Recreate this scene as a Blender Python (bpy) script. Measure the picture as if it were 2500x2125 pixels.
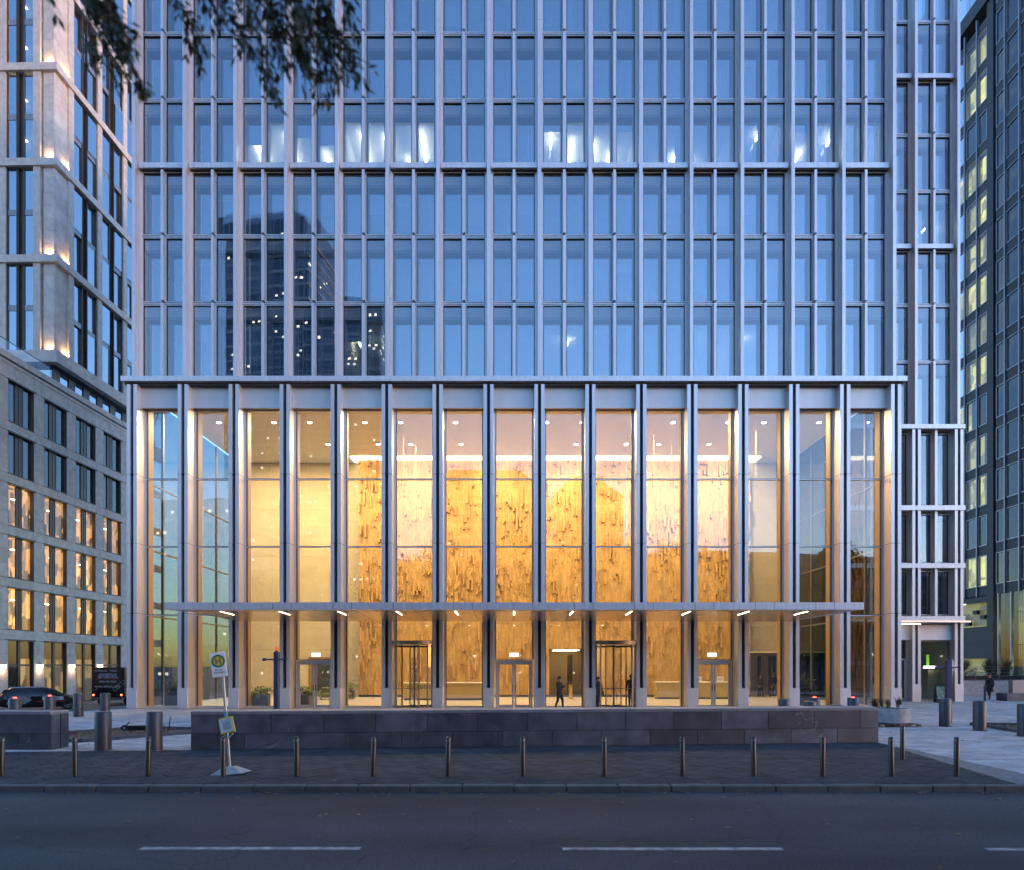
import bpy, math, random
from mathutils import Vector, Matrix
R = math.radians
random.seed(7)
scene = bpy.context.scene
for o in list(bpy.data.objects):
    bpy.data.objects.remove(o)

# ------------------------------------------------------------------ camera, sky, sun, exposure
cam_d = bpy.data.cameras.new('camera')
cam = bpy.data.objects.new('camera', cam_d)
scene.collection.objects.link(cam)
cam.location = (0, 0, 2.3)
cam.rotation_euler = (R(90), 0, 0)
cam_d.sensor_fit = 'HORIZONTAL'
cam_d.sensor_width = 36
cam_d.lens = 24.29
cam_d.shift_x = -0.002
cam_d.shift_y = 0.225
cam_d.dof.use_dof = True          # the near foliage falls out of focus
cam_d.dof.focus_distance = 38
cam_d.dof.aperture_fstop = 1.1
cam_d.clip_start = 0.1
cam_d.clip_end = 5000
scene.camera = cam

SUN_EL, SUN_AZ = 3.0, 112.0          # just after the sun has gone; direction it left from
world = bpy.data.worlds.new('World')
scene.world = world
world.use_nodes = True
wn = world.node_tree
bg = wn.nodes['Background']
sky = wn.nodes.new('ShaderNodeTexSky')
sky.sky_type = 'NISHITA'
sky.sun_disc = False
sky.sun_elevation = R(SUN_EL)
sky.sun_rotation = R(SUN_AZ)
sky.altitude = 100
sky.air_density = 1.0
sky.dust_density = 0.6
sky.ozone_density = 3.0
tint = wn.nodes.new('ShaderNodeMix')
tint.data_type = 'RGBA'
tint.blend_type = 'MULTIPLY'
tint.inputs['Factor'].default_value = 1.0
tint.inputs[7].default_value = (1.10, 0.99, 1.08, 1)
wn.links.new(sky.outputs['Color'], tint.inputs[6])
wn.links.new(tint.outputs[2], bg.inputs['Color'])
bg.inputs['Strength'].default_value = 0.15
sun_d = bpy.data.lights.new('sun', 'SUN')
sun_d.energy = 0.02
sun_d.angle = R(20)
sun_d.color = (1.0, 0.86, 0.78)
sun = bpy.data.objects.new('sun', sun_d)
scene.collection.objects.link(sun)
sun.rotation_euler = (R(90 - SUN_EL), 0, R(180 - SUN_AZ))
vs = scene.view_settings
vs.view_transform = 'Standard'
vs.look = 'None'
vs.gamma = 1
vs.use_curve_mapping = False
vs.exposure = 3.25
cy = scene.cycles
cy.use_denoising = True
cy.max_bounces = 8
cy.diffuse_bounces = 3
cy.glossy_bounces = 4
cy.transmission_bounces = 4
cy.transparent_max_bounces = 20
cy.sample_clamp_indirect = 6
cy.caustics_reflective = False
cy.caustics_refractive = False

# ------------------------------------------------------------------ helpers
COL = scene.collection

class MB:
    """collects faces for one mesh"""
    def __init__(self):
        self.v, self.f, self.m = [], [], []
    def poly(self, pts, m=0):
        n = len(self.v)
        self.v += [tuple(p) for p in pts]
        self.f.append(tuple(range(n, n + len(pts))))
        self.m.append(m)
        return self
    def quadmesh(self, verts, faces, m=0):
        n = len(self.v)
        self.v += [tuple(p) for p in verts]
        for f in faces:
            self.f.append(tuple(i + n for i in f))
            self.m.append(m)
        return self
    def box(self, x0, x1, y0, y1, z0, z1, m=0):
        return self.quadmesh([(x0, y0, z0), (x1, y0, z0), (x1, y1, z0), (x0, y1, z0),
                              (x0, y0, z1), (x1, y0, z1), (x1, y1, z1), (x0, y1, z1)],
                             [(0, 3, 2, 1), (4, 5, 6, 7), (0, 1, 5, 4), (1, 2, 6, 5), (2, 3, 7, 6), (3, 0, 4, 7)], m)
    def cbox(self, x0, x1, y0, y1, z0, z1, c=0.02, m=0):
        """box with chamfered edges on the top and the four uprights"""
        ring = lambda d: [(x0 + d, y0), (x1 - d, y0), (x1, y0 + d), (x1, y1 - d), (x1 - d, y1), (x0 + d, y1), (x0, y1 - d), (x0, y0 + d)]
        a = ring(c)
        b = [(x0 + c + .0, y0 + c), (x1 - c, y0 + c), (x1 - c, y0 + c), (x1 - c, y1 - c), (x1 - c, y1 - c), (x0 + c, y1 - c), (x0 + c, y1 - c), (x0 + c, y0 + c)]
        vs_ = [(p[0], p[1], z0) for p in a] + [(p[0], p[1], z1 - c) for p in a] + [(p[0], p[1], z1) for p in b]
        fs = [(i, (i + 1) % 8, 8 + (i + 1) % 8, 8 + i) for i in range(8)]
        fs += [(8 + i, 8 + (i + 1) % 8, 16 + (i + 1) % 8, 16 + i) for i in range(8)]
        fs += [(16, 18, 20, 22), tuple(reversed(range(8)))]
        return self.quadmesh(vs_, fs, m)
    def cyl(self, x, y, z0, z1, r0, r1=None, n=16, m=0, mt=None, cap=True):
        r1 = r0 if r1 is None else r1
        vs_ = [(x + r0 * math.cos(2 * math.pi * i / n), y + r0 * math.sin(2 * math.pi * i / n), z0) for i in range(n)]
        vs_ += [(x + r1 * math.cos(2 * math.pi * i / n), y + r1 * math.sin(2 * math.pi * i / n), z1) for i in range(n)]
        self.quadmesh(vs_, [(i, (i + 1) % n, n + (i + 1) % n, n + i) for i in range(n)], m)
        if cap:
            self.poly(vs_[n:], m if mt is None else mt)
            self.poly(list(reversed(vs_[:n])), m)
        return self
    def lathe(self, prof, x=0, y=0, n=24, m=0):
        vs_ = []
        for r, z in prof:
            vs_ += [(x + r * math.cos(2 * math.pi * i / n), y + r * math.sin(2 * math.pi * i / n), z) for i in range(n)]
        fs = []
        for k in range(len(prof) - 1):
            fs += [(k * n + i, k * n + (i + 1) % n, (k + 1) * n + (i + 1) % n, (k + 1) * n + i) for i in range(n)]
        return self.quadmesh(vs_, fs, m)
    def tube(self, p0, p1, r0, r1=None, n=8, m=0, cap=True):
        r1 = r0 if r1 is None else r1
        p0, p1 = Vector(p0), Vector(p1)
        d = (p1 - p0)
        if d.length < 1e-6:
            return self
        d.normalize()
        a = d.orthogonal().normalized()
        b = d.cross(a)
        vs_ = []
        for p, r in ((p0, r0), (p1, r1)):
            vs_ += [p + (a * math.cos(2 * math.pi * i / n) + b * math.sin(2 * math.pi * i / n)) * r for i in range(n)]
        self.quadmesh(vs_, [(i, (i + 1) % n, n + (i + 1) % n, n + i) for i in range(n)], m)
        if cap:
            self.poly(vs_[n:], m)
            self.poly(list(reversed(vs_[:n])), m)
        return self
    def obox(self, c, sx, sy, sz, rot, m=0):
        """oriented box: centre c, full sizes, rotation matrix"""
        c = Vector(c)
        pts = [c + rot @ Vector((x * sx / 2, y * sy / 2, z * sz / 2)) for z in (-1, 1) for x, y in ((-1, -1), (1, -1), (1, 1), (-1, 1))]
        return self.quadmesh(pts, [(0, 3, 2, 1), (4, 5, 6, 7), (0, 1, 5, 4), (1, 2, 6, 5), (2, 3, 7, 6), (3, 0, 4, 7)], m)
    def mesh(self, name, mats, smooth=False):
        me = bpy.data.meshes.new(name)
        me.from_pydata(self.v, [], self.f)
        if not isinstance(mats, (list, tuple)):
            mats = [mats]
        for m in mats:
            me.materials.append(m)
        if len(mats) > 1:
            me.polygons.foreach_set('material_index', self.m)
        if smooth:
            me.polygons.foreach_set('use_smooth', [True] * len(me.polygons))
        me.update()
        return me
    def build(self, name, mats, parent=None, smooth=False, **kw):
        return link(name, self.mesh(name, mats, smooth), parent, **kw)

def link(name, data, parent=None, loc=(0, 0, 0), rot=(0, 0, 0), label=None, cat=None, group=None, kind=None):
    o = bpy.data.objects.new(name, data)
    COL.objects.link(o)
    o.parent = parent
    o.location = loc
    o.rotation_euler = rot
    tag(o, label, cat, group, kind)
    return o

def tag(o, label=None, cat=None, group=None, kind=None):
    if label: o['label'] = label
    if cat: o['category'] = cat
    if group: o['group'] = group
    if kind: o['kind'] = kind
    return o

def thing(name, label, cat, loc=(0, 0, 0), rz=0, group=None):
    return link(name, None, None, loc, (0, 0, rz), label, cat, group)

def copy_tree(o, parent=None):
    c = o.copy()
    COL.objects.link(c)
    c.parent = parent
    for ch in list(o.children):
        copy_tree(ch, c)
    return c

_mesh = {}
def shared(key, fn):
    if key not in _mesh:
        _mesh[key] = fn()
    return _mesh[key]

def area_light(name, loc, size, power, color, parent=None, rot=(0, 0, 0), sy=None):
    d = bpy.data.lights.new(name, 'AREA')
    d.shape = 'RECTANGLE' if sy else 'DISK'
    d.size = size
    if sy: d.size_y = sy
    d.energy = power
    d.color = color
    o = bpy.data.objects.new(name, d)
    COL.objects.link(o)
    o.parent = parent
    o.location = loc
    o.rotation_euler = rot
    return o

# ------------------------------------------------------------------ materials
def nmat(name):
    m = bpy.data.materials.new(name)
    m.use_nodes = True
    nt = m.node_tree
    return m, nt, nt.nodes['Principled BSDF'], nt.links.new

def pm(name, col, rough=0.5, metal=0.0, var=0.12, scale=3.0, bump=0.0, bscale=40.0, island=0.0, stretch=(1, 1, 1), spec=0.5, obj=True):
    """principled surface with noise-driven colour variation, per-piece tone and fine relief"""
    m, nt, b, L = nmat(name)
    N = nt.nodes.new
    tc = N('ShaderNodeTexCoord')
    mp = N('ShaderNodeMapping')
    mp.inputs['Scale'].default_value = stretch
    geo = N('ShaderNodeNewGeometry')
    L(geo.outputs['Position'], mp.inputs['Vector'])
    no = N('ShaderNodeTexNoise')
    no.inputs['Scale'].default_value = scale
    no.inputs['Detail'].default_value = 6
    L(mp.outputs['Vector'], no.inputs['Vector'])
    ramp = N('ShaderNodeMapRange')
    ramp.inputs['From Min'].default_value = 0.3
    ramp.inputs['From Max'].default_value = 0.7
    ramp.inputs['To Min'].default_value = 1 - var
    ramp.inputs['To Max'].default_value = 1 + var
    L(no.outputs['Fac'], ramp.inputs['Value'])
    fac = ramp.outputs['Result']
    if island:
        oi = N('ShaderNodeObjectInfo')
        ad = N('ShaderNodeMath'); ad.operation = 'ADD'
        L(oi.outputs['Random'], ad.inputs[0]); L(geo.outputs['Random Per Island'], ad.inputs[1])
        fr = N('ShaderNodeMath'); fr.operation = 'FRACT'
        L(ad.outputs[0], fr.inputs[0])
        mr = N('ShaderNodeMapRange')
        mr.inputs['To Min'].default_value = 1 - island
        mr.inputs['To Max'].default_value = 1 + island
        L(fr.outputs[0], mr.inputs['Value'])
        mu = N('ShaderNodeMath'); mu.operation = 'MULTIPLY'
        L(fac, mu.inputs[0]); L(mr.outputs['Result'], mu.inputs[1])
        fac = mu.outputs[0]
    sc = N('ShaderNodeVectorMath'); sc.operation = 'SCALE'
    sc.inputs[0].default_value = col
    L(fac, sc.inputs['Scale'])
    L(sc.outputs['Vector'], b.inputs['Base Color'])
    b.inputs['Roughness'].default_value = rough
    b.inputs['Metallic'].default_value = metal
    b.inputs['Specular IOR Level'].default_value = spec
    if bump:
        n2 = N('ShaderNodeTexNoise')
        n2.inputs['Scale'].default_value = bscale
        n2.inputs['Detail'].default_value = 4
        L(mp.outputs['Vector'], n2.inputs['Vector'])
        bp = N('ShaderNodeBump')
        bp.inputs['Strength'].default_value = bump
        bp.inputs['Distance'].default_value = 0.02
        L(n2.outputs['Fac'], bp.inputs['Height'])
        L(bp.outputs['Normal'], b.inputs['Normal'])
    return m

def glass(name, refl, tint_=(1, 1, 1), wav=0.0, wscale=0.8, rough=0.0):
    """thin sheet glass: part mirror, part clear, more mirror at a grazing view"""
    m, nt, b, L = nmat(name)
    N = nt.nodes.new
    nt.nodes.remove(b)
    out = nt.nodes['Material Output']
    tr = N('ShaderNodeBsdfTransparent'); tr.inputs['Color'].default_value = (*tint_, 1)
    gl = N('ShaderNodeBsdfGlossy'); gl.inputs['Roughness'].default_value = rough
    gl.inputs['Color'].default_value = (0.93, 0.96, 1.0, 1)
    lw = N('ShaderNodeLayerWeight'); lw.inputs['Blend'].default_value = 0.5
    pw = N('ShaderNodeMath'); pw.operation = 'POWER'; pw.inputs[1].default_value = 4
    L(lw.outputs['Facing'], pw.inputs[0])
    ma = N('ShaderNodeMath'); ma.operation = 'MULTIPLY_ADD'
    ma.inputs[1].default_value = 1 - refl; ma.inputs[2].default_value = refl
    ma.use_clamp = True
    L(pw.outputs[0], ma.inputs[0])
    mx = N('ShaderNodeMixShader')
    L(ma.outputs[0], mx.inputs[0]); L(tr.outputs[0], mx.inputs[1]); L(gl.outputs[0], mx.inputs[2])
    L(mx.outputs[0], out.inputs['Surface'])
    if wav:
        tc = N('ShaderNodeTexCoord')
        oi = N('ShaderNodeObjectInfo')
        va = N('ShaderNodeVectorMath'); va.operation = 'ADD'
        sc = N('ShaderNodeVectorMath'); sc.operation = 'SCALE'; sc.inputs['Scale'].default_value = 40
        cb = N('ShaderNodeCombineXYZ')
        L(oi.outputs['Random'], cb.inputs[0]); L(oi.outputs['Random'], cb.inputs[2])
        L(cb.outputs[0], sc.inputs[0]); L(tc.outputs['Object'], va.inputs[0]); L(sc.outputs['Vector'], va.inputs[1])
        no = N('ShaderNodeTexNoise'); no.inputs['Scale'].default_value = wscale; no.inputs['Detail'].default_value = 1
        L(va.outputs['Vector'], no.inputs['Vector'])
        bp = N('ShaderNodeBump'); bp.inputs['Strength'].default_value = wav; bp.inputs['Distance'].default_value = 0.02
        L(no.outputs['Fac'], bp.inputs['Height'])
        L(bp.outputs['Normal'], gl.inputs['Normal'])
    return m

def emit(name, col, strength):
    m, nt, b, L = nmat(name)
    b.inputs['Base Color'].default_value = (col[0] * .7, col[1] * .7, col[2] * .7, 1)
    b.inputs['Emission Color'].default_value = (*col, 1)
    b.inputs['Emission Strength'].default_value = strength
    return m

def litroom(name, col, strength, scale=(1.2, 1.2, 1.6), lo=0.15, hi=1.1, thr=(0.3, 0.62)):
    """a lit office seen far away through its window: uneven patches of wall, furniture and screen light"""
    m, nt, b, L = nmat(name)
    N = nt.nodes.new
    geo = N('ShaderNodeNewGeometry')
    mp = N('ShaderNodeMapping'); mp.inputs['Scale'].default_value = scale
    L(geo.outputs['Position'], mp.inputs['Vector'])
    vo = N('ShaderNodeTexVoronoi'); vo.distance = 'CHEBYCHEV'; vo.inputs['Scale'].default_value = 1.0
    L(mp.outputs['Vector'], vo.inputs['Vector'])
    se = N('ShaderNodeSeparateColor')
    L(vo.outputs['Color'], se.inputs[0])
    mr = N('ShaderNodeMapRange')
    mr.inputs['From Min'].default_value = thr[0]; mr.inputs['From Max'].default_value = thr[1]
    mr.inputs['To Min'].default_value = lo * strength; mr.inputs['To Max'].default_value = hi * strength
    L(se.outputs[0], mr.inputs['Value'])
    oi = N('ShaderNodeObjectInfo')
    vr = N('ShaderNodeMapRange'); vr.inputs['To Min'].default_value = 0.45; vr.inputs['To Max'].default_value = 1.35
    L(oi.outputs['Random'], vr.inputs['Value'])
    mu = N('ShaderNodeMath'); mu.operation = 'MULTIPLY'
    L(mr.outputs['Result'], mu.inputs[0]); L(vr.outputs['Result'], mu.inputs[1])
    L(mu.outputs[0], b.inputs['Emission Strength'])
    b.inputs['Emission Color'].default_value = (*col, 1)
    b.inputs['Base Color'].default_value = (0.2, 0.18, 0.15, 1)
    return m

M = {}
M['alu'] = pm('silver_aluminium', (0.62, 0.605, 0.62), 0.36, 0.6, 0.10, 1.6, stretch=(5, 5, .12))
M['alu_panel'] = pm('grey_aluminium_panel', (0.58, 0.565, 0.58), 0.46, 0.5, 0.08, 0.9, stretch=(1, 1, .25))
M['alu_dark'] = pm('bronze_grey_aluminium', (0.20, 0.18, 0.17), 0.42, 0.6, 0.08, 1.0)
M['gasket'] = pm('black_gasket', (0.02, 0.02, 0.024), 0.6, 0, 0.1)
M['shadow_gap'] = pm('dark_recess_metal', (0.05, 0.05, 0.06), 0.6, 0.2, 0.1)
M['glass_up'] = glass('office_window_glass', 0.23, (0.86, 0.90, 0.93), 0.05, 0.9)
M['glass_in'] = glass('inner_sash_glass', 0.34, (0.6, 0.65, 0.7), 0.03, 0.7)
M['glass_lobby'] = glass('lobby_glass', 0.15, (0.93, 0.95, 0.95), 0.045, 0.6)
M['glass_door'] = glass('door_glass', 0.08, (0.94, 0.96, 0.95))
M['glass_left'] = glass('dark_window_glass', 0.45, (0.5, 0.52, 0.52), 0.12, 0.6)
M['glass_right'] = glass('tinted_window_glass', 0.035, (0.5, 0.57, 0.55), 0.4, 0.5)
M['glass_shop'] = glass('shop_glass', 0.07, (0.85, 0.88, 0.86), 0.05)
M['glass_low'] = glass('dim_window_glass', 0.11, (0.4, 0.44, 0.44), 0.12, 0.6)
M['glass_side'] = glass('hall_side_glass', 0.06, (0.16, 0.24, 0.25), 0.1, 0.6)
M['flank'] = pm('flank_cladding', (0.34, 0.335, 0.345), 0.45, 0.4, 0.15, 0.5)
M['head'] = pm('blind_box_grey', (0.22, 0.23, 0.25), 0.6, 0.1, 0.05)
M['inner'] = pm('inner_frame_grey', (0.09, 0.10, 0.12), 0.5, 0.3, 0.05)
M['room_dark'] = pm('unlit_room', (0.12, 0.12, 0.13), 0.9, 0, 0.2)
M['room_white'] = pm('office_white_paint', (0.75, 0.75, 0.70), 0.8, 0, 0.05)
M['lamp_white'] = emit('office_lamp', (1.0, 0.93, 0.66), 2.0)
M['lamp_warm'] = emit('warm_lamp', (1.0, 0.72, 0.36), 1.6)
M['stone'] = pm('pale_limestone', (0.58, 0.52, 0.48), 0.75, 0, 0.16, 2.2, 0.25, 30, island=0.06)
M['stone_dark'] = pm('basalt_slab', (0.060, 0.066, 0.080), 0.5, 0, 0.4, 1.8, 0.25, 25, island=0.36)
def veined(m):
    nt = m.node_tree; N = nt.nodes.new; L = nt.links.new
    b = nt.nodes['Principled BSDF']
    old = b.inputs['Base Color'].links[0].from_socket
    geo = N('ShaderNodeNewGeometry')
    nz = N('ShaderNodeTexNoise'); nz.inputs['Scale'].default_value = 0.55; nz.inputs['Detail'].default_value = 7; nz.inputs['Distortion'].default_value = 1.2
    L(geo.outputs['Position'], nz.inputs['Vector'])
    ab = N('ShaderNodeMath'); ab.operation = 'SUBTRACT'; ab.inputs[1].default_value = 0.47
    L(nz.outputs['Fac'], ab.inputs[0])
    a2 = N('ShaderNodeMath'); a2.operation = 'ABSOLUTE'; L(ab.outputs[0], a2.inputs[0])
    mr = N('ShaderNodeMapRange'); mr.inputs['From Max'].default_value = 0.004; mr.inputs['To Min'].default_value = 0.3; mr.inputs['To Max'].default_value = 0
    L(a2.outputs[0], mr.inputs['Value'])
    n3 = N('ShaderNodeTexNoise'); n3.inputs['Scale'].default_value = 0.8
    L(geo.outputs['Position'], n3.inputs['Vector'])
    gate = N('ShaderNodeMapRange'); gate.inputs['From Min'].default_value = 0.5; gate.inputs['From Max'].default_value = 0.62
    L(n3.outputs['Fac'], gate.inputs['Value'])
    mm = N('ShaderNodeMath'); mm.operation = 'MULTIPLY'; L(mr.outputs[0], mm.inputs[0]); L(gate.outputs[0], mm.inputs[1])
    mx = N('ShaderNodeMix'); mx.data_type = 'RGBA'
    L(mm.outputs[0], mx.inputs['Factor']); L(old, mx.inputs[6]); mx.inputs[7].default_value = (.42, .43, .45, 1)
    L(mx.outputs[2], b.inputs['Base Color'])
veined(M['stone_dark'])
M['bronze'] = pm('bronze_panel', (0.085, 0.068, 0.060), 0.42, 0.5, 0.12, 1.5)
M['charcoal'] = pm('charcoal_cladding', (0.032, 0.031, 0.033), 0.65, 0.0, 0.10, 1.0, island=0.05)
M['charcoal_trim'] = pm('grey_cladding_rib', (0.27, 0.265, 0.28), 0.4, 0.5, 0.08)

# ------------------------------------------------------------------ ground, road, pavements
def asphalt():
    m, nt, b, L = nmat('asphalt')
    N = nt.nodes.new
    geo = N('ShaderNodeNewGeometry')
    big = N('ShaderNodeTexNoise'); big.inputs['Scale'].default_value = 0.35; big.inputs['Detail'].default_value = 5
    mp = N('ShaderNodeMapping'); mp.inputs['Scale'].default_value = (0.35, 1.3, 1)
    L(geo.outputs['Position'], mp.inputs['Vector']); L(mp.outputs['Vector'], big.inputs['Vector'])
    fine = N('ShaderNodeTexNoise'); fine.inputs['Scale'].default_value = 32; fine.inputs['Detail'].default_value = 6; fine.inputs['Roughness'].default_value = 0.75
    L(geo.outputs['Position'], fine.inputs['Vector'])
    vo = N('ShaderNodeTexVoronoi'); vo.feature = 'DISTANCE_TO_EDGE'; vo.inputs['Scale'].default_value = 0.32
    nd = N('ShaderNodeTexNoise'); nd.inputs['Scale'].default_value = 1.5
    L(geo.outputs['Position'], nd.inputs['Vector'])
    mxv = N('ShaderNodeMix'); mxv.data_type = 'VECTOR'; mxv.inputs['Factor'].default_value = 0.45
    L(geo.outputs['Position'], mxv.inputs[4]); L(nd.outputs['Color'], mxv.inputs[5])
    L(mxv.outputs[1], vo.inputs['Vector'])
    crack = N('ShaderNodeMapRange'); crack.inputs['From Max'].default_value = 0.006; crack.inputs['To Min'].default_value = 0.7
    L(vo.outputs['Distance'], crack.inputs['Value'])
    a = N('ShaderNodeMapRange'); a.inputs['From Min'].default_value = 0.3; a.inputs['From Max'].default_value = 0.7
    a.inputs['To Min'].default_value = 0.6; a.inputs['To Max'].default_value = 1.5
    L(big.outputs['Fac'], a.inputs['Value'])
    c = N('ShaderNodeMapRange'); c.inputs['From Min'].default_value = 0.25; c.inputs['From Max'].default_value = 0.75
    c.inputs['To Min'].default_value = 0.15; c.inputs['To Max'].default_value = 2.1
    L(fine.outputs['Fac'], c.inputs['Value'])
    m1 = N('ShaderNodeMath'); m1.operation = 'MULTIPLY'; L(a.outputs[0], m1.inputs[0]); L(c.outputs[0], m1.inputs[1])
    m2 = N('ShaderNodeMath'); m2.operation = 'MULTIPLY'; L(m1.outputs[0], m2.inputs[0]); L(crack.outputs[0], m2.inputs[1])
    sc = N('ShaderNodeVectorMath'); sc.operation = 'SCALE'; sc.inputs[0].default_value = (0.036, 0.037, 0.041)
    L(m2.outputs[0], sc.inputs['Scale']); L(sc.outputs['Vector'], b.inputs['Base Color'])
    b.inputs['Roughness'].default_value = 0.85
    b.inputs['Specular IOR Level'].default_value = 0.2
    bp = N('ShaderNodeBump'); bp.inputs['Strength'].default_value = 0.5; bp.inputs['Distance'].default_value = 0.01
    L(fine.outputs['Fac'], bp.inputs['Height']); L(bp.outputs['Normal'], b.inputs['Normal'])
    return m

M['asphalt'] = asphalt()
M['earth'] = pm('city_ground', (0.10, 0.10, 0.10), 0.9, 0, 0.3, 0.05)
M['paver'] = pm('pale_granite_paver', (0.38, 0.365, 0.36), 0.7, 0, 0.18, 1.2, 0.3, 60, island=0.22)
M['paver_bed'] = pm('paver_joint_sand', (0.15, 0.145, 0.14), 0.9, 0, 0.25, 6)
M['slab'] = pm('dark_pavement_slab', (0.042, 0.042, 0.045), 0.85, 0, 0.2, 2.0, 0.35, 70, island=0.22, spec=0.2)
M['slab_bed'] = pm('dark_joint', (0.035, 0.035, 0.037), 0.85, 0, 0.3, 8)
M['kerb'] = pm('granite_kerb', (0.085, 0.084, 0.085), 0.75, 0, 0.2, 4, 0.3, 50, island=0.12, spec=0.3)
M['paint'] = pm('worn_road_paint', (0.24, 0.24, 0.235), 0.7, 0, 0.6, 6.0, 0.2, 60)
M['soil'] = pm('leafy_soil', (0.075, 0.052, 0.038), 0.95, 0, 0.5, 9, 0.8, 25)
M['leaf_dead'] = pm('fallen_leaf', (0.16, 0.085, 0.035), 0.8, 0, 0.3, 4, island=0.5)

MB().box(-1500, 1500, -1500, 1500, -1.3, -1.2).build('ground', M['earth'], kind='structure')
MB().box(-400, 400, 6.45, 13.2, -0.6, -0.12).build('road', M['asphalt'], kind='structure')
b = MB()
for k in range(-6, 7):
    x = 0.64 + 5.57 * k
    b.box(x, x + 2.9, 9.05 - x * .004, 9.17 - x * .004, -0.12, -0.116)
b.build('road_marking', M['paint'], kind='structure')

def dip(x, y):
    """the side lane left of the tower falls away from the square"""
    if x > -20.9:
        return 0.0
    t = min(max((y - 33.0) / 9.0, 0), 1)
    return -0.62 * t * t * (3 - 2 * t) * min(1, (-20.9 - x) / 2.0)

def sheet(name, xs, ys, zf, mat, thick=0.4):
    vs_, fs = [], []
    nx = len(xs)
    for y in ys:
        for x in xs:
            vs_.append((x, y, zf(x, y)))
    for j in range(len(ys) - 1):
        for i in range(nx - 1):
            fs.append((j * nx + i, j * nx + i + 1, (j + 1) * nx + i + 1, (j + 1) * nx + i))
    return MB().quadmesh(vs_, fs).build(name, mat, kind='structure')

lin = lambda a, c, n: [a + (c - a) * i / n for i in range(n + 1)]
plaza = sheet('plaza_pavement', [-120, -60] + lin(-45, -20.9, 24) + [-15, 0, 15, 30, 60, 120], [13.42, 25] + lin(31, 45, 14) + [60, 90, 140], lambda x, y: dip(x, y) - 0.012, M['paver_bed'])
MB().box(-400, 400, -40, 6.3, -0.6, 0.0).build('near_pavement', M['slab_bed'], kind='structure')

# kerb: single stones
kerb = MB().box(-120, 120, 13.24, 13.40, -0.6, -0.03).build('kerb', M['slab_bed'], kind='structure')
km = shared('kerbstone', lambda: MB().cbox(0.006, 0.994, 0, 0.22, -0.2, 0.0, 0.02).mesh('kerb_stone', M['kerb']))
for k in range(-14, 15):
    link('kerb_stone', km, kerb, (k * 1.0, 13.2, 0.002 + random.uniform(-.004, .004)))

# dark pavement in front of the wall, laid on the diagonal
def clip_poly(poly, nx, ny, d):
    """keep nx*x+ny*y<=d"""
    out = []
    for i in range(len(poly)):
        p, q = poly[i], poly[(i + 1) % len(poly)]
        a = nx * p[0] + ny * p[1] - d
        c = nx * q[0] + ny * q[1] - d
        if a <= 0: out.append(p)
        if (a < 0 < c) or (c < 0 < a):
            t = a / (a - c)
            out.append((p[0] + t * (q[0] - p[0]), p[1] + t * (q[1] - p[1])))
    return out

def slabmesh(poly, z0, z1, c=0.008):
    cx = sum(p[0] for p in poly) / len(poly); cy_ = sum(p[1] for p in poly) / len(poly)
    n = len(poly)
    ins = [(p[0] + (cx - p[0]) * c / max(.01, math.hypot(cx - p[0], cy_ - p[1])), p[1] + (cy_ - p[1]) * c / max(.01, math.hypot(cx - p[0], cy_ - p[1]))) for p in poly]
    vs_ = [(p[0], p[1], z0) for p in poly] + [(p[0], p[1], z1 - .006) for p in poly] + [(p[0], p[1], z1) for p in ins]
    fs = [(i, (i + 1) % n, n + (i + 1) % n, n + i) for i in range(n)] + [(n + i, n + (i + 1) % n, 2 * n + (i + 1) % n, 2 * n + i) for i in range(n)]
    fs.append(tuple(range(2 * n, 3 * n)))
    return vs_, fs

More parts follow.
